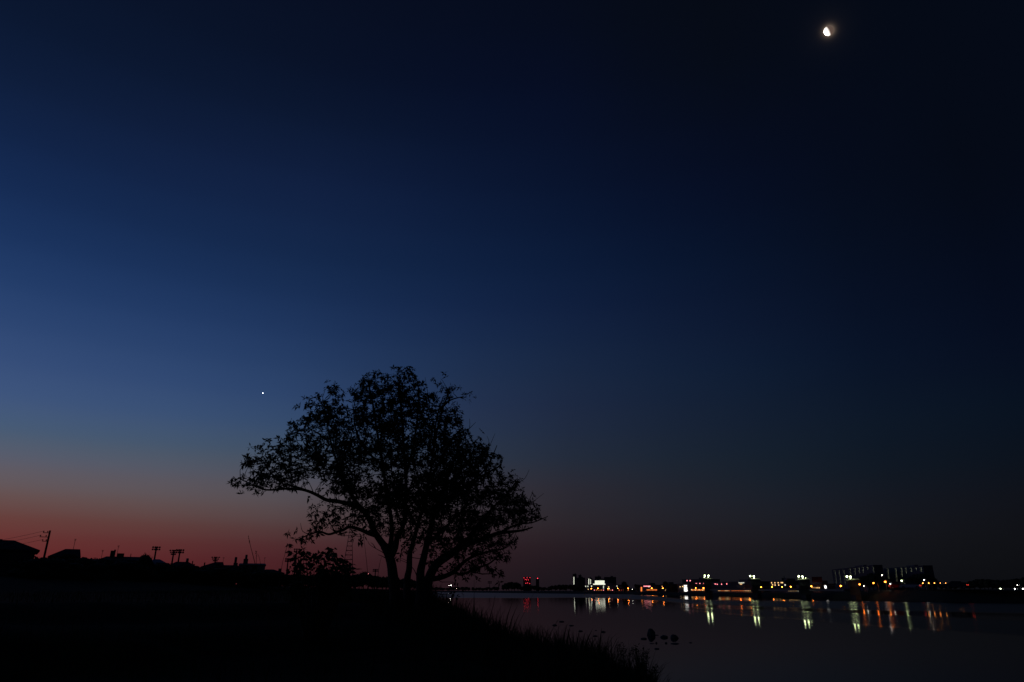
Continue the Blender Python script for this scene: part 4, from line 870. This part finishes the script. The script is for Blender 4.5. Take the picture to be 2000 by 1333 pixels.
for px, py, r, m, lb in ((1687.5,1145,.2,E_WH,'small white lamp right of the leftmost large orange lamp'),(1722.5,1124,.22,E_WH,'high white lamp between the two apartment blocks'),(1738.5,1141,.22,E_WH,'white lamp right of the three large orange lamps'),(1761,1134.6,.38,E_GR,'large greenish lamp below the right apartment block'),(1761,1140,.22,E_GR,'small greenish lamp right under the large greenish one'),
    (1793,1144,.24,E_WH,'white lamp right of the cars on the levee road'),(1804.5,1133.2,.22,E_WH,'white lamp above the short lamp row'),(1869.5,1140.2,.24,E_ORS,'lone warm lamp above the red tail light'),(1954,1150,.30,E_GR,'large greenish star-like lamp at the right side of the levee'),(1982,1150.2,.22,E_WH,'white lamp near the right edge'),(1987,1143.4,.14,E_WH,'small upper white lamp near the right edge'),(1998.5,1150.2,.26,E_WH,'white lamp cut by the right edge'),
    (1213.5,1153,.13,E_RED,'small red lamp between two orange lamps'),(1235,1151.2,.14,E_WH,'small white lamp right of the sixth orange lamp'),(1190.5,1150.4,.12,E_WH,'small white lamp beside the fourth orange lamp')):
    rg = 190 if px > 1640 else (510 if px < 1300 else 430)
    street_lamp(lb, px, py, rg, r*(.45 if px > 1640 else .8), m, None, .05, 2.0 if px > 1640 else None, .5)
street_lamp('tiny pinkish lamp in the trees left of the big trunk', 719.6, 1121, 290, .10, E_PINK, None, .04, 1.6, .4)
for px, py, r, lb in ((880.6,1143.4,.34,'bright white lamp on the far shore under the right branches'),(877,1144.2,.18,'fainter white lamp just left of the bright one under the branches'),(892,1150.2,.12,'tiny lamp low at the far waterline under the branches')):
    street_lamp(lb, px, py, 780, r, E_WH, None, .08, None, .8)

# lit sign, lit panel, billboard
def sign(name, label, px0, px1, py0, py1, rg, m, post=True):
    o, az = frame((px0+px1)/2, rg, far_z((px0+px1)/2)); t = thing(name, label, 'sign', o, -az)
    u0, z1 = local(px0, py0, o, az); u1, z0 = local(px1, py1, o, az)
    MB().box(u0, u1, 0, .25, z0, z1).build('panel', m, t); MB().box(u0-.08, u1+.08, .03, .4, z0-.08, z1+.08).build('frame', DARKS, t)
    for u in (u0*.6, u1*.6): MB().box(u-.08, u+.08, .1, .3, -.6, z0-.083).build('post', DARKS, t)
sign('lit_sign', 'bright square white lit sign left of the rightmost gate tower', 1609.6, 1614.6, 1143.4, 1149.6, 290, E_SIGN)
sign('lit_signboard', 'low wide white lit panel at the foot of the left apartment block', 1648, 1660, 1152.6, 1155.6, 240, E_SIGN)
sign('billboard', 'dark billboard standing above the far bank', 1585.5, 1606, 1127.5, 1137.5, 320, mat('billboard', (.16, .05, .05), .7, .2, 1))

# ------------------------------------------------------------------ cars on the levee road
road = MB(); rp = [at(px, 1154, rg) for px, rg in ((1600,262),(1680,212),(1760,186),(1850,166),(1940,160),(2060,158))]
for p in rp: n_ = Vector((p.x, p.y, 0)).normalized(); road.v += [(p.x, p.y, 2.30), (p.x+n_.x*6, p.y+n_.y*6, 2.30)]
road.f = [(2*i, 2*i+2, 2*i+3, 2*i+1) for i in range(len(rp)-1)]
rd = road.build('road', ASPH); rd['kind'] = 'structure'
def car(label, px, rg, paint, lit, flip=False):
    p = at(px, 1154, rg); az = math.atan2(p.x, p.y); t = thing('parked_car', label, 'car', (p.x, p.y, 2.31), -az + (math.pi if flip else 0), 'cars on the levee road')
    m = MB(); prof_ = [(-2.1,.35),(-2.15,.62),(-2.05,.86),(-1.55,.95),(1.1,.98),(1.95,.86),(2.15,.6),(2.1,.35)]
    n = len(prof_); m.v = [(x, -.82, z) for x, z in prof_] + [(x, .82, z) for x, z in prof_]
    m.f = [tuple(range(n))[::-1], tuple(range(n, 2*n))] + [(i, (i+1) % n, n+(i+1) % n, n+i) for i in range(n)]
    m.build('body', paint, t)
    cab = [(-1.5,.955),(-1.0,1.42),(.55,1.45),(1.2,.985)]; c = MB(); c.v = [(x, -.72 + .1*(z > 1), z) for x, z in cab] + [(x, .72 - .1*(z > 1), z) for x, z in cab]
    c.f = [(3,2,1,0),(4,5,6,7)] + [(i, i+1, 5+i, 4+i) for i in range(3)] + [(3, 0, 4, 7)]
    c.build('cabin', GLASS, t)
    for x in (-1.35, 1.3):
        for y in (-.8, .8):
            w = MB().tube([(x, y-.1, .32), (x, y+.1, .32)], .32, 12).build('wheel', TYRE, t); MB().tube([(x, y-.115, .32), (x, y+.115, .32)], .19, 10).build('rim', STEEL, w)
    for y in (-.62, .62):
        MB().box(2.10, 2.19, y-.16, y+.16, .62, .76).build('head_light', E_HEAD if lit else GLASS, t)
        MB().box(-2.2, -2.1, y-.2, y+.2, .62, .82).build('tail_light', E_TAIL, t)
    MB().box(-2.21, -2.12, -.4, .4, .70, .78).build('brake_bar', E_TAIL, t)
    for y in (-.835, .835): MB().box(-2.0, -1.85, y-.012, y+.012, .66, .8).build('side_marker', E_TAIL, t)
car('red car with glowing lights, left of the pair on the levee road', 1758, 188, PAINTR, True)
car('pale car just right of the red one on the levee road', 1779, 184, PAINTW, False, True)
car('dark car with red tail lights farthest right on the levee road', 1868, 166, PAINTD, False, True)
